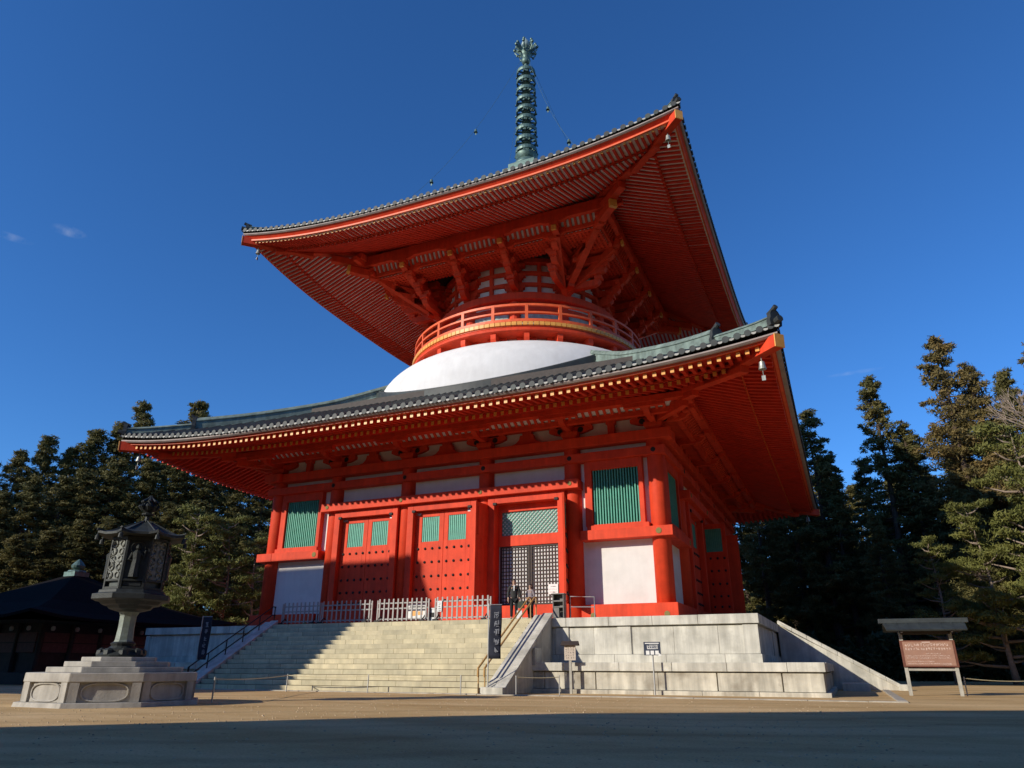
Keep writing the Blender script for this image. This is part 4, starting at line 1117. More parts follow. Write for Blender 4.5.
def signs():
    # beige roofed post sign
    r=empty('sign_post',(9.10,-18.0,0),radians(6),'beige notice with a small pitched roof on a slim post','sign')
    m=MB(); m.box(-.045,.045,-.04,.04,0,1.2); m.build('post',WOODP,r)
    m=MB(); m.box(-.21,.21,-.05,-.02,1.12,1.66); rnd=random.Random(2)
    for c in range(4): 
        for q in range(5): scribble(m,-.17+c*.09,-.11+c*.09,1.17+q*.09,1.24+q*.09,3,-.051,rnd,1,.009)
    m.build('board',[BEIGE,TEXTD],r)
    m=MB(); m.raw([(-.32,-.16,1.64),(.32,-.16,1.64),(.32,0,1.78),(-.32,0,1.78),(.32,.14,1.64),(-.32,.14,1.64)],[(0,1,2,3),(3,2,4,5)]); o=m.build('roof',WOODD,r)
    o.modifiers.new('s','SOLIDIFY').thickness=.03
    # navy direction sign
    r=empty('sign_post',(12.14,-18.0,0),radians(6),'navy direction sign with three white pictogram squares on a grey pole','sign')
    m=MB(); m.tube([(0,0,0),(0,0,1.7)],.028,8); m.build('pole',STEEL,r)
    m=MB(); m.box(-.29,.29,-.055,-.03,1.28,1.72)
    for i in range(3): m.box(-.22+i*.16,-.10+i*.16,-.062,-.055,1.30,1.43,1)
    m.box(-.24,.24,-.062,-.055,1.655,1.685,1); rnd=random.Random(5); scribble(m,-.22,.22,1.48,1.62,16,-.056,rnd,1,.014)
    m.poly([(.20,-.058,1.24),(.32,-.058,1.28),(.22,-.058,1.36)],1)
    m.build('board',[SIGNN,TEXTW],r)
    # roofed information board at the right
    r=empty('information_board',(20.95,-13.95,0),radians(4),'brown roofed information board on two pale posts beside the podium','notice board')
    for s in (-1,1):
        m=MB(); m.box(s*.78-.055,s*.78+.055,-.05,.05,0,2.1); m.build('post',WOODP,r,bevel=.008)
    m=MB(); m.beam((-.8,0,.84),(.8,0,.84),.07,.07); m.build('rail',WOODP,r)
    m=MB(); m.box(-.86,.86,-.10,-.05,.92,1.80); B=m.build('frame',WOODR,r,bevel=.008)
    pal=mat('pale_panel_lettering',(.68,.52,.45),.7,.05,6.)
    t=MB(); rnd=random.Random(9); t.box(-.78,.78,-.115,-.10,.97,1.76)
    t.box(-.16,.10,-.121,-.115,1.725,1.75,1)
    for row,(z,hh,x0,x1) in enumerate(((1.60,.10,-.72,.70),(1.48,.08,-.72,.70),(1.34,.04,-.1,.4),(1.27,.04,-.72,.66),(1.20,.04,-.72,.66),(1.09,.035,-.72,.15),(1.02,.035,-.72,.66),(.985,.02,.35,.68))):
        x=x0
        while x<x1-.03:
            w=hh*.8; scribble(t,x,x+w,z,z+hh,5 if hh>.06 else 3,-.116,rnd,1,.012 if hh>.06 else .009); x+=w*1.25
    t.build('panel',[PANEL,pal],B)
    m=MB(); N=7
    for sgn in (-1,1):
        m.raw([(-1.25,sgn*.55,2.10),(1.25,sgn*.55,2.10),(1.30,0,2.38),(-1.30,0,2.38)],[(0,1,2,3)])
    RF=m.build('roof',ROOFG,r); RF.modifiers.new('s','SOLIDIFY').thickness=.05
    m=MB()
    for k in range(N+1):
        x=-1.2+2.4*k/N
        for sgn in (-1,1): m.beam((x*1.0,sgn*.57,2.12),(x*1.03,sgn*.05,2.40),.05,.05)
    m.build('batten',ROOFG,RF)
    m=MB(); m.prism([(-.12,2.38),(.12,2.38),(.10,2.54),(-.10,2.54)],'x',-1.42,1.42); m.build('ridge',ROOFG,RF,bevel=.015)
    m=MB(); m.beam((-.78,-.02,2.05),(.78,-.02,2.05),.09,.1); m.beam((-.78,-.5,2.08),(-.78,.5,2.08),.06,.07); m.beam((.78,-.5,2.08),(.78,.5,2.08),.06,.07); m.build('roof_beam',WOODD,r)
    # grey utility panel on the cheek wall
    m=MB(); m.box(0,.13,-.34,.34,0,.62); m.box(.13,.145,-.26,.26,.05,.57); o=m.build('utility_box',STEEL,loc=(7.46,-17.35,.95),bevel=.01)
    tag(o,'grey metal utility box mounted on the right stair cheek wall','box')
    # grey cabinet beside the open bay
    r=empty('wooden_cabinet',(7.52,-14.75,PT),0,'weathered grey wooden cabinet at the top right of the stairs','cabinet')
    m=MB(); m.box(-.25,-.21,-.16,.16,0,1.0); m.box(.21,.25,-.16,.16,0,1.0); m.box(-.21,.21,.12,.16,0,1.0); m.box(-.21,.21,-.16,.12,0,.06); m.box(-.21,.21,-.15,.12,.46,.52); m.box(-.21,.21,-.155,.12,.70,.76); m.build('carcass',GREYW,r,bevel=.008)
    m=MB(); m.box(-.29,.29,-.20,.20,1.0,1.04); m.build('top',GREYW,r,bevel=.01)
    m=MB(); m.box(-.20,.04,-.17,-.152,.07,.45); m.build('door',GREYW,r)
    # small pipe rail right of cabinet
    m=MB(); m.tube([(0,0,0),(0,0,.92),(1.1,-.1,.86),(1.1,-.1,0)],.025,8); m.tube([(0,0,.5),(1.1,-.1,.46)],.018,6)
    tag(m.build('pipe_rail',STEEL,loc=(7.95,-14.6,PT)),'short steel pipe rail right of the grey cabinet','rail')
    tag(MB_sheet('paper_notice',(5.95,-11.30,4.12),.5,.46,PAPER,rows=3),'white paper notice hung on the black lattice door','notice')
    # paper bag by the man
    b=MB(); b.hexa([(-.12,-.06,0),(.12,-.06,0),(.12,.06,0),(-.12,.06,0)],[(-.11,-.05,.36),(.11,-.05,.36),(.11,.05,.36),(-.11,.05,.36)])
    b=b.build('paper_bag',PAPER,loc=(5.9,-15.25,PT),rotz=.3); tag(b,"white paper bag standing by the man's feet",'bag')
    h=MB(); h.tube([(-.06,-.05,.35),(-.05,-.05,.46),(.05,-.05,.46),(.06,-.05,.35)],.006,5); h.build('handle',PAPER,b)
    # rope barriers
    def rope(name,pts,label,grp,sag=.12,posts=True):
        r=empty(name,pts[0],0,label,'rope barrier',grp); o=Vector(pts[0])
        for i,p in enumerate(pts):
            if posts and p[2]<=.01 or (posts and i>=0):
                q=Vector(p)-o; m=MB(); m.tube([q+Vector((0,0,-.02)),q+Vector((0,0,.62))],.022,7); m.build('stake',STEEL,r)
        for i in range(len(pts)-1):
            a=Vector(pts[i])-o+Vector((0,0,.57)); b=Vector(pts[i+1])-o+Vector((0,0,.57)); L=[]
            for t in np.linspace(0,1,12): p=a.lerp(b,t); p.z-=4*sag*t*(1-t); L.append(p)
            m=MB(); m.tube(L,.014,6); m.build('rope',ROPE,r)
    rope('rope_barrier',[(3.05,-28.9,0),(-1.2,-21.0,0),(2.35,-20.85,0),(6.1,-20.8,0)],'straw rope strung on thin stakes across the foot of the stairs',None,.05)
    rope('rope_barrier',[(7.95,-20.3,0),(9.1,-19.2,0)],'short rope between stakes below the right stair cheek',None,.03)
    rope('rope_barrier',[(21.9,-13.7,0),(25.2,-11.5,0),(29.0,-9.6,0)],'pale rope leading right from the information board',None,.10)
signs()

# ------------------------------------------------------------------ people
def person(loc,rotz,label,Hh,top,legs,hairm,long_hair,skirt):
    root=empty('person',loc,rotz,label,'person')
    s=Hh/1.7
    def skin(name,verts,edges,rads,mt,parent,rootv=0,sub=2):
        me=bpy.data.meshes.new(name); me.from_pydata([tuple(Vector(v)*s) for v in verts],edges,[])
        o=bpy.data.objects.new(name,me); COL.objects.link(o); o.parent=parent; me.materials.append(mt)
        md=o.modifiers.new('skin','SKIN'); md.use_smooth_shade=True
        for i,r in enumerate(rads):
            d=me.skin_vertices[0].data[i]
            rr=r if hasattr(r,'__len__') else (r,r)
            d.radius=(rr[0]*s,rr[1]*s); d.use_root=(i==rootv)
        b=o.modifiers.new('sub','SUBSURF'); b.levels=sub; b.render_levels=sub
        return o
    V=[];E=[];Rr=[]
    def add(p,r,par=None):
        V.append(p); Rr.append(r)
        if par is not None: E.append((par,len(V)-1))
        return len(V)-1
    pel=add((0,0,.92),(.145,.105)); w=add((0,.0,1.06),(.13,.095),pel); ch=add((0,-.005,1.26),(.155,.105),w); sh=add((0,0,1.40),(.13,.08),ch); nk=add((0,0,1.46),.05,sh)
    hd=add((0,-.012,1.53),(.062,.072),nk); hd2=add((0,-.012,1.62),(.072,.088),hd); hd3=add((0,-.005,1.675),(.05,.06),hd2)
    hands=[]
    for sx in (-1,1):
        hp=add((sx*.09,0,.86),(.095,.10),pel); kn=add((sx*.10,-.02,.48),.062,hp); an=add((sx*.105,.02,.09),.042,kn); ft=add((sx*.115,-.13,.04),(.042,.03),an)
        so=add((sx*.185,0,1.38),.06,sh); el=add((sx*.245,.02,1.10),.045,so)
        if skirt: wr=add((sx*.10,-.22,1.03),.032,el); dirv=Vector((-sx*.7,-.5,-.1)).normalized()
        else: wr=add((sx*.25,-.07,.86),.034,el); dirv=Vector((0,-.15,-1)).normalized()
        palm=add(tuple(Vector(V[wr])+dirv*.06),(.036,.022),wr)
        side=dirv.cross(Vector((sx,0,0))).normalized()
        for k,(off,ln) in enumerate(((-.027,.065),(-.009,.075),(.009,.072),(.027,.055))):
            b0=Vector(V[palm])+side*off+dirv*.03; f1=add(tuple(b0+dirv*ln*.5),.009,palm); f2=add(tuple(b0+dirv*ln+Vector((-sx*.012,0,0))),.008,f1)
        th=add(tuple(Vector(V[wr])+dirv*.03+side*-.04),.010,wr); add(tuple(Vector(V[th])+dirv*.035+side*-.008),.008,th)
        hands.append(palm)
    body=skin('body',V,E,Rr,SKIN,root)
    # face: nose, eyes, mouth, ears as one small mesh on the head
    f=MB()
    f.raw([(x*s,y*s,z*s) for x,y,z in ((-.012,-.097,1.60),(.012,-.097,1.60),(0,-.118,1.585),(0,-.095,1.635))],[(0,1,2),(0,2,3),(1,3,2)],0)
    for sx in (-1,1):
        f.box((sx*.03-.012)*s,(sx*.03+.012)*s,-.100*s,-.088*s,1.622*s,1.632*s,1)
        f.box((sx*.078-.008)*s,(sx*.078+.008)*s,-.02*s,.015*s,1.585*s,1.64*s,0)
    f.box(-.022*s,.022*s,-.094*s,-.085*s,1.553*s,1.560*s,2)
    f.build('face',[SKIN,HAIR,mat('lips',(.35,.12,.10),.5,.05,9)],body)
    # hair
    hm=MB(); rows=[]
    for i,z in enumerate(np.linspace(1.60 if not long_hair else 1.50,1.715,9)):
        k=(z-1.60)/.115; rad=.088*sqrt(max(.02,1-max(0,k)**3)); row=[]
        for a in np.linspace(radians(-45),radians(225),18):
            row.append((rad*.95*cos(a)*s,(rad*1.1*sin(a)+.005)*s,z*s))
        rows.append(row)
    hm.tri(rows); top_=[(0.085*.9*cos(a)*s,(.085*1.1*sin(a)-.0)*s,1.675*s) for a in np.linspace(0,2*pi,19)]
    hm.tri([top_,[(p[0]*.75,p[1]*.75,1.71*s) for p in top_],[(p[0]*.1,p[1]*.1,1.73*s) for p in top_]])
    h=hm.build('hair',hairm,body,smooth=True,fix=False); h.modifiers.new('s','SOLIDIFY').thickness=.012
    # jacket
    V2=[];E2=[];R2=[]
    def a2(p,r,par=None):
        V2.append(p); R2.append(r)
        if par is not None: E2.append((par,len(V2)-1))
        return len(V2)-1
    c0=a2((0,0,1.22),(.175,.125)); c1=a2((0,0,1.37),(.155,.10),c0); c2=a2((0,0,1.455),(.075,.065),c1); d1=a2((0,0,1.03),(.165,.125),c0); d2=a2((0,0,.82 if not skirt else .88),(.175,.135),d1)
    for sx in (-1,1):
        so=a2((sx*.19,0,1.375),.078,c1); el=a2((sx*.252,.02,1.10),.062,so)
        if skirt: a2((sx*.12,-.19,1.04),.046,el)
        else: a2((sx*.255,-.055,.90),.05,el)
    skin('jacket',V2,E2,R2,top,body)
    V2.clear();E2.clear();R2.clear()
    V3=[(0,0,.90)];E3=[];R3=[(.155,.12)]
    for sx in (-1,1):
        i=len(V3); V3+= [(sx*.095,0,.82),(sx*.103,-.02,.48),(sx*.108,.015,.10)]; E3+=[(0,i),(i,i+1),(i+1,i+2)]; R3+=[(.105,.11),.078,.062]
    skin('trousers',V3,E3,R3,legs,body)
    for sx in (-1,1):
        m=MB(); rows=[]
        for t,(yy,ww,hh) in enumerate(((.07,.03,.06),(.05,.045,.09),(-.04,.048,.085),(-.13,.05,.06),(-.19,.035,.04))):
            rows.append([((sx*.11+ww*cos(a))*s,yy*s,max(0,hh*.5*(1+sin(a)))*s) for a in np.linspace(0,2*pi,11)])
        m.tri(rows); m.poly(rows[0][:-1]); m.poly(rows[-1][:-1]); m.build('shoe',TROUS,body,smooth=True)
    if not skirt:
        m=MB(); m.prism([(-.02,1.20),(.02,1.20),(.035,1.44),(-.035,1.44)],'y',-.135,-.11); m.v=[(x*s,y*s,z*s) for x,y,z in m.v]; m.build('shirt_front',PAPER,body)
    return root
person((5.62,-15.2,PT),radians(25),'man in charcoal jacket and black trousers standing before the lattice door',1.66,JACKET,TROUS,HAIR,False,False)
person((6.2,-14.75,PT+.0),radians(-20),'woman in grey mauve cardigan and dark trousers looking down at her hands',1.47,LILAC,TROUS,HAIR,True,True)
m=MB(); m.hexa([(-.15,-.05,0),(.15,-.05,0),(.15,.05,0),(-.15,.05,0)],[(-.13,-.035,.28),(.13,-.035,.28),(.13,.035,.28),(-.13,.035,.28)])
m.tube([(-.09,0,.27),(-.06,0,.42),(.06,0,.42),(.09,0,.27)],.01,5)
tag(m.build('hand_bag',OLIVE,loc=(5.93,-15.17,PT+.46),bevel=.015),'dark olive hand bag held between the two visitors','bag')

# ------------------------------------------------------------------ trees
def clump_mesh(name,centers,rads,nq,qw,ql,seed,outward=None,up=.35,flat=1.):
    """leaf sprays: nq elongated quads in each ellipsoidal clump"""
    r=np.random.default_rng(seed); n=len(centers)*nq
    C=np.repeat(np.asarray(centers),nq,0); RR=np.repeat(np.asarray(rads),nq)[:,None]
    d=r.normal(size=(n,3)); d/=np.linalg.norm(d,axis=1,keepdims=True); rad=r.random((n,1))**.45
    off=d*rad*RR; off[:,2]*=flat
    P=C+off
    nrm=d+r.normal(size=(n,3))*.42; nrm[:,2]+=.25
    ax=r.normal(size=(n,3))*.8; ax[:,2]+=up*.5
    if outward is not None: ax+=np.repeat(np.asarray(outward),nq,0)*.7
    ax-=nrm*((ax*nrm).sum(1)/(nrm*nrm).sum(1))[:,None]
    ax/=np.linalg.norm(ax,axis=1,keepdims=True)
    sd=np.cross(ax,nrm); sd/=np.linalg.norm(sd,axis=1,keepdims=True)
    L=ql*(.6+.8*r.random((n,1))); Wd=qw*(.6+.8*r.random((n,1)))
    a=P-sd*Wd*.5; b=P+sd*Wd*.5; c=P+ax*L+sd*Wd*.28; e=P+ax*L-sd*Wd*.28
    v=np.stack([a,b,c,e],1).reshape(-1,3)
    me=bpy.data.meshes.new(name); me.vertices.add(len(v)); me.vertices.foreach_set('co',v.ravel())
    me.loops.add(n*4); me.loops.foreach_set('vertex_index',np.arange(n*4,dtype=np.int32))
    me.polygons.add(n); me.polygons.foreach_set('loop_start',np.arange(0,n*4,4,dtype=np.int32)); me.polygons.foreach_set('loop_total',np.full(n,4,dtype=np.int32))
    me.update(); me.validate(); return me

def trunk_mesh(H,r0,branches,lean=0,name='trunk'):
    m=MB(); pts=[(lean*H*t*t+.12*sin(t*7),.1*sin(t*5+1),H*t) for t in np.linspace(0,1,9)]
    m.tube(pts,[r0*(1.35 if i==0 else 1)*(1-.93*t) for i,t in enumerate(np.linspace(0,1,9))],9)
    for a,b,r in branches:
        mid=(Vector(a)+Vector(b))*.5+Vector((0,0,-.12)); m.tube([a,mid,b],[r,r*.7,r*.25],5)
    o=m.build(name,BARK,None,smooth=True,fix=False); me=o.data; bpy.data.objects.remove(o); return me

def conifer(seed,H=24.,base=.25,rmax=3.6,nb=110,lump=.8,nq=44,shape=.75,sparse=0.):
    """tall Japanese cedar/cypress of height H (variant mesh data)"""
    r=random.Random(seed); cs=[];rs=[];ow=[];br=[]
    for i in range(nb):
        t=(i+r.random())/nb; z=H*(base+(1-base)*t**.92)
        k=(z/H-base)/(1-base)
        prof=rmax*((1-k)**shape)*(.55+.45*min(1,k*5+.35))*r.uniform(.62,1.12)
        if r.random()<sparse: continue
        a=r.uniform(0,2*pi); droop=r.uniform(-.30,.12)
        L=max(.35,prof)
        br.append(((0,0,z-.2),(L*.8*cos(a),L*.8*sin(a),z+droop*L*.8),.03+.02*L))
        n=max(2,int(L/.62))
        for j in range(n):
            u=(.30+.70*(j+.6)/n)
            cs.append((L*u*cos(a)+r.uniform(-.25,.25),L*u*sin(a)+r.uniform(-.25,.25),z+droop*L*u+.25*u*u+r.uniform(-.18,.18)))
            rs.append(lump*(.42+.85*r.random()**1.4)*(.55+.45*min(1,L/2.2))*(1.05-.35*u)); ow.append((cos(a)*.7,sin(a)*.7,.1))
    cs.append((0,0,H-.15)); rs.append(.35); ow.append((0,0,1))
    return clump_mesh('conifer_crown',cs,rs,nq,.085,.22,seed,ow,.15,.62), trunk_mesh(H*.97,H*.016+.06,br)

def pine(seed,H=12.,nb=40,rmax=4.2,base=.12):
    r=random.Random(seed); cs=[];rs=[];ow=[];br=[]
    lean=r.uniform(-.06,.06)
    for i in range(nb):
        t=(i+r.random())/nb; z=H*(base+(1-base)*t); k=(z/H-base)/(1-base)
        a=r.uniform(0,2*pi); L=rmax*(1-k*.75)*r.uniform(.5,1.05)
        x0=lean*H*(z/H)**2
        br.append(((x0,0,z-.3),(x0+L*.85*cos(a),L*.85*sin(a),z+.2),.05+.018*L))
        n=max(2,int(L/.7))
        for j in range(n):
            u=.38+.62*(j+.5)/n
            for q in range(2):
                cs.append((x0+L*u*cos(a)+r.uniform(-.5,.5),L*u*sin(a)+r.uniform(-.5,.5),z+.25+.15*u+r.uniform(-.06,.14))); rs.append(r.uniform(.45,.75)); ow.append((cos(a)*.3,sin(a)*.3,.6))
    cs.append((lean*H,0,H)); rs.append(.6); ow.append((0,0,1))
    return clump_mesh('pine_crown',cs,rs,70,.06,.20,seed,ow,.5,.36), trunk_mesh(H,.20,br,lean)

VAR={'cedar':[conifer(s,24.,.10,3.7,185,.92,74,.66) for s in (1,2,3)],
     'thin':[conifer(s,24.,.14,3.0,150,.82,70,.55,.06) for s in (7,8)],
     'tall':[conifer(s,26.,.26,4.3,150,.9,70,.58,.08) for s in (4,5)],
     'pine':[pine(s,12.) for s in (21,22)]}
for k in VAR['tall']: k[0].materials.append(F_RUST)
for k in VAR['cedar']+VAR['thin']: k[0].materials.append(F_CEDAR)
for k in VAR['pine']: k[0].materials.append(F_PINE); k[1].materials.clear(); k[1].materials.append(BARKP)
HREF={'cedar':24.,'thin':24.,'tall':26.,'pine':12.}
TN=[0]
def tree(kind,x,y,H,label,group,name=None,wide=1.):
    TN[0]+=1; i=TN[0]; vs=VAR[kind]; cm,tm=vs[i%len(vs)]
    r=empty(name or ('pine_tree' if kind=='pine' else 'cedar_tree'),(x,y,-.1),(i*2.399)%6.28,label,'tree',group)
    sc=H/HREF[kind]
    for nm,me in (('trunk',tm),('crown',cm)):
        o=bpy.data.objects.new(nm,me); COL.objects.link(o); o.parent=r
        o.scale=(sc*wide,sc*wide,sc) if nm=='crown' else (max(sc,.6),max(sc,.6),sc)
    return r
LA=[(-68.1,1.6,21.0),(-67.1,3.5,22.3),(-65.8,5.7,23.9),(-64.6,7.7,26.1),(-63.2,9.9,25.2),(-62.1,11.5,27.7),(-60.6,13.6,29.0),(-59.3,15.3,32.1),(-57.2,18.0,29.9),(-55.3,20.2,33.3),(-52.8,22.9,31.4),(-50.1,25.7,30.5),(-47.0,28.6,29.5)]
for i,(x,y,h) in enumerate(LA):
    if i==7: tree('thin',x,y,h,'tall cedar whose tufted tip stands over the left corner of the lower roof','cedars on the left skyline',wide=1.1)
    elif i==9: tree('thin',x,y,h,'tall ragged cedar rising above the left ridge of the lower roof','cedars on the left skyline',wide=1.25)
    elif i<7: tree('cedar',x,y,h,'dark cedar along the skyline left of the lower roof','cedars on the left skyline',wide=1.25)
    else: tree('cedar',x,y,h-2.5,'tall cedar standing behind the left wing of the lower roof','cedars behind the left wing of the roof',wide=1.2)
LB=[(-51.8,-6.0,14.7),(-50.6,-3.9,15.8),(-49.5,-2.2,17.2),(-48.2,-.1,17.7),(-47.2,1.4,18.8),(-45.9,3.2,19.9),(-44.2,5.5,20.3),(-42.5,7.5,21.7),(-40.6,9.7,21.6),(-38.5,11.9,21.3),(-36.4,13.9,20.7)]
for x,y,h in LB: tree('cedar',x,y,h,'olive cedar in the middle of the wood above the dark hall','cedars in the middle of the left wood',wide=1.5)
LC=[(-40.1,-9.8,8.3),(-39.4,-8.6,10.4),(-38.4,-7.0,10.9),(-37.1,-5.2,11.9),(-36.0,-3.5,12.2),(-34.3,-1.4,12.8),(-33.1,0.,13.9)]
for x,y,h in LC: tree('cedar',x,y,h,'shorter cedar with full low boughs just behind the dark hall','low cedars behind the dark hall',wide=1.9)
for (x,y,h),lb in zip([(-27.1,-2.3,12.5),(-25.3,-.4,11.9),(-23.9,1.0,10.8),(-27.4,-2.6,8.6)],
     ['layered yellow green pine right of the bronze lantern, tallest of its clump','layered pine with a pale bare trunk beside the left red column','broad low pine touching the left red column','short bushy pine between the lantern and the taller pines']):
    tree('pine',x,y,h,lb,'pines left of the pagoda')
RA=[(12.1,29.4,19.4),(15.4,29.6,22.6),(17.9,29.6,24.8),(19.3,29.6,20.2),(24.0,29.4,27.2),(26.1,29.3,22.3),(30.3,28.7,30.1),(32.2,28.4,26.9),(34.7,27.9,25.7),(37.6,27.1,28.0),(39.2,26.7,25.7)]
RL={4:('thin','dark narrow cedar with tufted tip, left of the tall rusty cedar',1.15),6:('tall','tallest cedar on the right, its top browned and lit by the sun',1.15),7:('tall','rusty cedar just right of the tallest one',1.),8:('cedar','dark cedar between the rusty cedars at the right edge',1.),9:('tall','rusty cedar at the far right edge of the view',1.2),10:('tall','sunlit cedar cut by the right edge of the view',1.1)}
for i,(x,y,h) in enumerate(RA):
    if i in RL: k,l,wd=RL[i]; tree(k,x,y,h,l,'tall cedars right of the pagoda',wide=wd)
    else: tree('thin',x,y,h,'dark slender cedar beside the right eave of the lower roof','dark cedars beside the right eave',wide=1.25)
RB=[(8.8,50.2,18.3),(12.6,50.5,20.6),(15.7,50.6,21.6),(19.5,50.6,22.2),(21.7,50.6,23.5),(26.0,50.4,24.0),(29.3,50.0,24.4),(32.8,49.6,25.7),(36.3,49.0,26.3),(39.7,48.2,26.8),(42.0,47.7,25.2)]
for x,y,h in RB: tree('cedar',x,y,h*.92,'dark cedar deep in the wood right of the pagoda','cedars deep in the right wood',wide=1.6)
for (x,y,h),lb in zip([(30.0,8.4,15.1),(27.1,8.9,10.6),(31.4,8.1,12.8),(24.2,9.3,8.6)],
     ['tall sunlit yellow green pine at the right edge above the rope','mid height pine right of the information board roof','broad bright pine cut by the right edge','small dark pine behind the information board']):
    tree('pine',x,y,h,lb,'pines behind the information board')
for x,y,h,k in [(14,37,21,'cedar'),(18.5,38.5,22,'cedar'),(22.5,36.5,21,'thin'),(27,37.5,23,'cedar'),(31.5,36,24,'cedar'),(35.5,36.5,23,'cedar'),(39.5,35.5,24,'cedar'),(43.5,33,25,'tall'),(28.5,22,14,'cedar'),(33.5,19.5,15,'cedar'),(37.5,20,18,'cedar'),(22,23.5,13,'cedar')]:
    tree(k,x,y,h,'dark cedar filling the wood behind the tall rusty cedars on the right','cedars filling the right wood',wide=1.35)
for i in range(30):  # unseen cedars added at the sides and back to cut sky light
    if i<15: x,y=47+6*math.sin(i*2.1),-78+5.9*i
    else: x,y=45-4.2*(i-15),-86+5*math.sin(i*1.7)
    if x<2: continue
    tree('cedar',x,y,26+3*math.sin(i*3.3),'cedar added out of view to block low sky light','unseen cedars added to block sky light',wide=1.5)
for x,y,h in [(9.5,37,19.5),(6.5,44,21),(11.5,42,21),(15.5,45,22)]:
    tree('cedar',x,y,h,'dark cedar just behind the far end of the lower roof eave','cedars behind the far eave end',wide=1.5)
for k in range(7):  # unseen cedars added; their tops make the ridge shadow uneven
    q=-12+4.1*k
    tree('cedar',-10.6+.68*q,-69.9+.73*q,19.4+1.1*(math.sin(k*2.3)**2),'cedar added out of view to roughen the foreground shadow edge','unseen cedars added to roughen the shadow edge',wide=1.4)
for x,y,h in [(14.5,-59,21),(20.5,-57.5,23),(27,-57,22),(33.5,-55,23),(24,-64,24),(16.5,-66,22),(32,-63,23),(37,-47,22),(38.5,-39,23),(38,-31,21),(39,-23,22),(40,-15,23)]:  # nearer unseen cedars added to darken the foreground and right face
    tree('cedar',x,y,h,'cedar added out of view to block low sky light','unseen cedars added to block sky light',wide=1.75)
# low evergreen shrubs closing the wood on both sides
def shrub_mesh(seed):
    r=random.Random(seed); cs=[];rs=[]
    for _ in range(46):
        a=r.uniform(0,2*pi); d=r.uniform(0,1.5); z=r.uniform(.3,2.3)*(1-d/2.6); cs.append((d*cos(a),d*sin(a),z)); rs.append(r.uniform(.35,.6))
    me=clump_mesh('shrub_leaves',cs,rs,46,.10,.17,seed,None,.3,.8); me.materials.append(F_BUSH); return me
SH=[shrub_mesh(s) for s in (31,32)]
def shrub(i,x,y,s,label,group):
    o=bpy.data.objects.new('shrub',SH[i%2]); COL.objects.link(o); o.location=(x,y,-.1); o.scale=(s*1.25,s*1.25,s); o.rotation_euler.z=i*1.7; tag(o,label,'shrub',group)
for i in range(9):
    shrub(i,12+i*3.4+random.uniform(-.8,.8),22+random.uniform(-1.5,1.5),random.uniform(1.1,1.9),'dark evergreen shrub at the edge of the wood right of the podium','shrubs under the right wood')
for i in range(6):
    shrub(i,-20.5-i*2.6,-6.5+i*1.1,random.uniform(.9,1.5),'rounded green shrub behind the left end of the podium','shrubs left of the podium')
def hills():
    m=MB(); N=64; rows=[]
    rr=random.Random(12)
    ph=[rr.uniform(0,6.28) for _ in range(4)]
    for r,zz in ((60,-.5),(70,4.5),(88,11.),(125,17.),(190,17.),(300,6.),(420,-1.)):
        row=[]
        for i in range(N+1):
            t=radians(-32)+radians(244)*i/N
            e=min(1.,i/4.,(N-i)/4.)
            k=(.75+.15*sin(3*t+ph[0])+.12*sin(7*t+ph[1])+.06*sin(17*t+ph[2]))
            row.append((r*cos(t)+6,r*sin(t)-6,zz*k*e if zz>0 else zz))
        rows.append(row)
    m.tri(rows)
    o=m.build('hills',mat('forest_floor',(.03,.032,.015),.95,.5,.35,stain=((.06,.045,.02),.6,.2),bump=.8,bscale=1.5),smooth=True); tag(o,kind='structure')
hills()
# bare winter tree, top right
def bare_tree():
    root=empty('bare_tree',(33.4,12.,0),0,'pale leafless tree with fine twigs at the top right edge','tree')
    r=random.Random(77); m=MB()
    def grow(p,d,L,rad,lev):
        q=p+d*L; mid=(p+q)*.5+Vector((r.uniform(-1,1),r.uniform(-1,1),0))*L*.05
        m.tube([p,mid,q],[rad,rad*.85,rad*.65],6 if lev<2 else 4)
        if lev>=5: return
        for _ in range(3 if lev<4 else 4):
            nd=(d+Vector((r.uniform(-1,1),r.uniform(-1,1),r.uniform(-.25,.7)))*.62).normalized(); grow(q,nd,L*r.uniform(.58,.8),rad*.6,lev+1)
    m.tube([(0,0,0),(.1,0,9.5)],[.28,.2],9)
    o=m.build('trunk',mat('pale_twigs',(.34,.26,.20),.85,.2,6.),root)
    m=MB(); grow(Vector((.1,0,9.4)),Vector((.05,0,1)).normalized(),3.6,.17,0)
    m.build('branches',o.data.materials[0],root,fix=False)
bare_tree()

# ------------------------------------------------------------------ light, sky, camera
SA=Vector((-.70,-1.,.50)).normalized()
sun=bpy.data.lights.new('sun','SUN'); sun.energy=4.1; sun.angle=radians(.53); sun.color=(1,.92,.78)
so=bpy.data.objects.new('sun',sun); COL.objects.link(so); so.location=(-30,-40,40); so.rotation_euler=SA.to_track_quat('Z','Y').to_euler()
w=bpy.data.worlds.new('World'); SC.world=w; w.use_nodes=True; nt=w.node_tree
sk=nt.nodes.new('ShaderNodeTexSky'); sk.sky_type='NISHITA'; sk.sun_disc=False
sk.sun_elevation=math.asin(SA.z); sk.sun_rotation=math.atan2(SA.x,SA.y)%(2*pi)
sk.air_density=1.0; sk.dust_density=0.0; sk.ozone_density=8.0; sk.altitude=800
hs=nt.nodes.new('ShaderNodeHueSaturation'); hs.inputs['Saturation'].default_value=1.08; hs.inputs['Hue'].default_value=.503; nt.links.new(sk.outputs[0],hs.inputs['Color'])
bg=nt.nodes['Background']; bg.inputs[1].default_value=.15; nt.links.new(hs.outputs[0],bg.inputs[0])

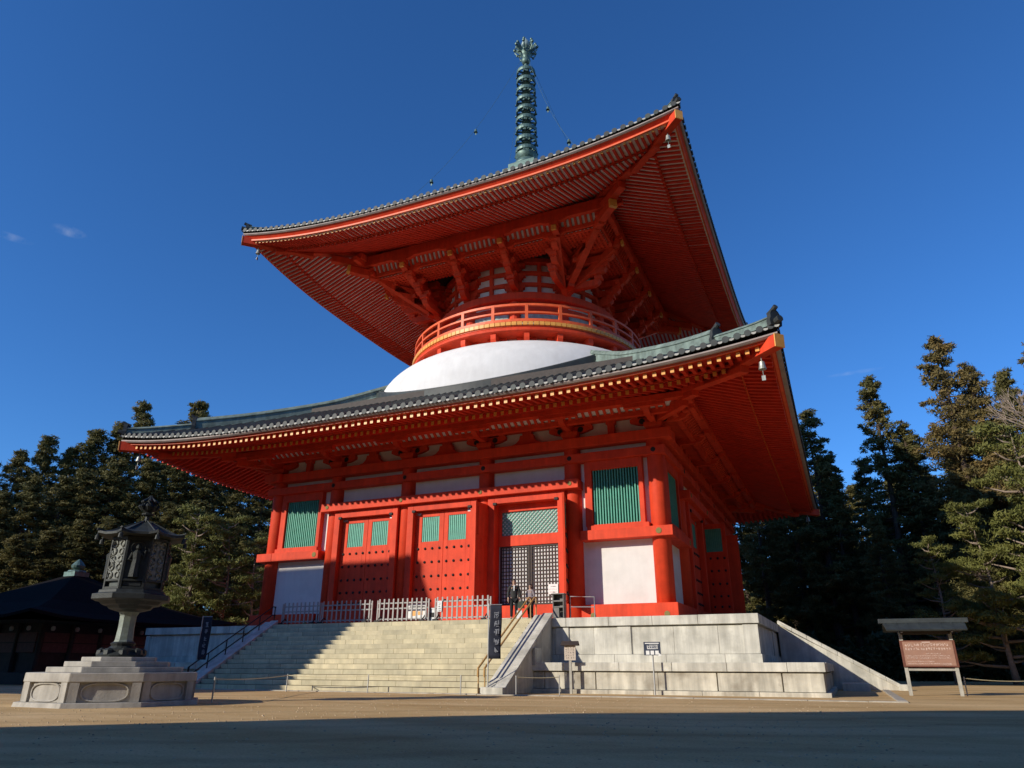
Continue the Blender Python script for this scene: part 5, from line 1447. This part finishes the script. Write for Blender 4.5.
def sky_wisp(base,direction,width,height,amount,seed):
    N=nt.nodes; L=nt.links; d=Vector(direction).normalized(); h=Vector((d.y,-d.x,0)).normalized(); v=h.cross(d)
    tc=N.new('ShaderNodeTexCoord')
    def dot(vec):
        x=N.new('ShaderNodeVectorMath'); x.operation='DOT_PRODUCT'; x.inputs[1].default_value=vec; L.new(tc.outputs['Generated'],x.inputs[0]); return x.outputs['Value']
    def math_(op,a,b):
        x=N.new('ShaderNodeMath'); x.operation=op; x.use_clamp=False
        for i,q in enumerate((a,b)):
            if isinstance(q,(int,float)): x.inputs[i].default_value=q
            else: L.new(q,x.inputs[i])
        return x.outputs[0]
    e=math_('ADD',math_('POWER',math_('DIVIDE',dot(h),width),2),math_('POWER',math_('DIVIDE',dot(v),height),2))
    fall=math_('SUBTRACT',1.,e); fall=math_('MAXIMUM',fall,0.)
    fall=math_('MULTIPLY',fall,math_('GREATER_THAN',dot(d),0.))
    n=N.new('ShaderNodeTexNoise'); n.inputs['Scale'].default_value=60; n.inputs['Detail'].default_value=6; n.noise_dimensions='4D'; n.inputs['W'].default_value=seed; L.new(tc.outputs['Generated'],n.inputs['Vector'])
    k=math_('MULTIPLY',math_('MULTIPLY',fall,math_('MAXIMUM',math_('SUBTRACT',n.outputs['Fac'],.38),0.)),amount)
    x=N.new('ShaderNodeMix'); x.data_type='RGBA'; L.new(k,x.inputs[0]); L.new(base,x.inputs[6]); x.inputs[7].default_value=(4.,4.3,4.8,1); return x.outputs[2]
sky_out=hs.outputs[0]
for dr,wd,ht,am,sd in (((-.764,.440,.473),.020,.007,.75,1.),((-.799,.398,.450),.026,.005,.6,5.),((.058,.936,.347),.035,.003,.4,9.)):
    sky_out=sky_wisp(sky_out,dr,wd,ht,am,sd)
nt.links.new(sky_out,bg.inputs[0])

cam=bpy.data.cameras.new('camera'); co=bpy.data.objects.new('camera',cam); COL.objects.link(co); SC.camera=co
yaw,pit,rol,f=0.417785,0.377273,0.002958,714.72
F=Vector((-sin(yaw)*cos(pit),cos(yaw)*cos(pit),sin(pit))); R0=Vector((cos(yaw),sin(yaw),0)); U0=R0.cross(F)
R2=R0*cos(rol)+U0*sin(rol); U2=U0*cos(rol)-R0*sin(rol)
M=Matrix(((R2.x,U2.x,-F.x,18.4385),(R2.y,U2.y,-F.y,-44.3468),(R2.z,U2.z,-F.z,.88),(0,0,0,1)))
co.matrix_world=M
cam.sensor_width=36; cam.sensor_fit='HORIZONTAL'; cam.lens=f/1024*36; cam.clip_start=.05; cam.clip_end=3000
SC.render.resolution_x=1024; SC.render.resolution_y=768
SC.view_settings.view_transform='Standard'; SC.view_settings.look='None'; SC.view_settings.exposure=.17; SC.view_settings.gamma=1
SC.render.engine='CYCLES'
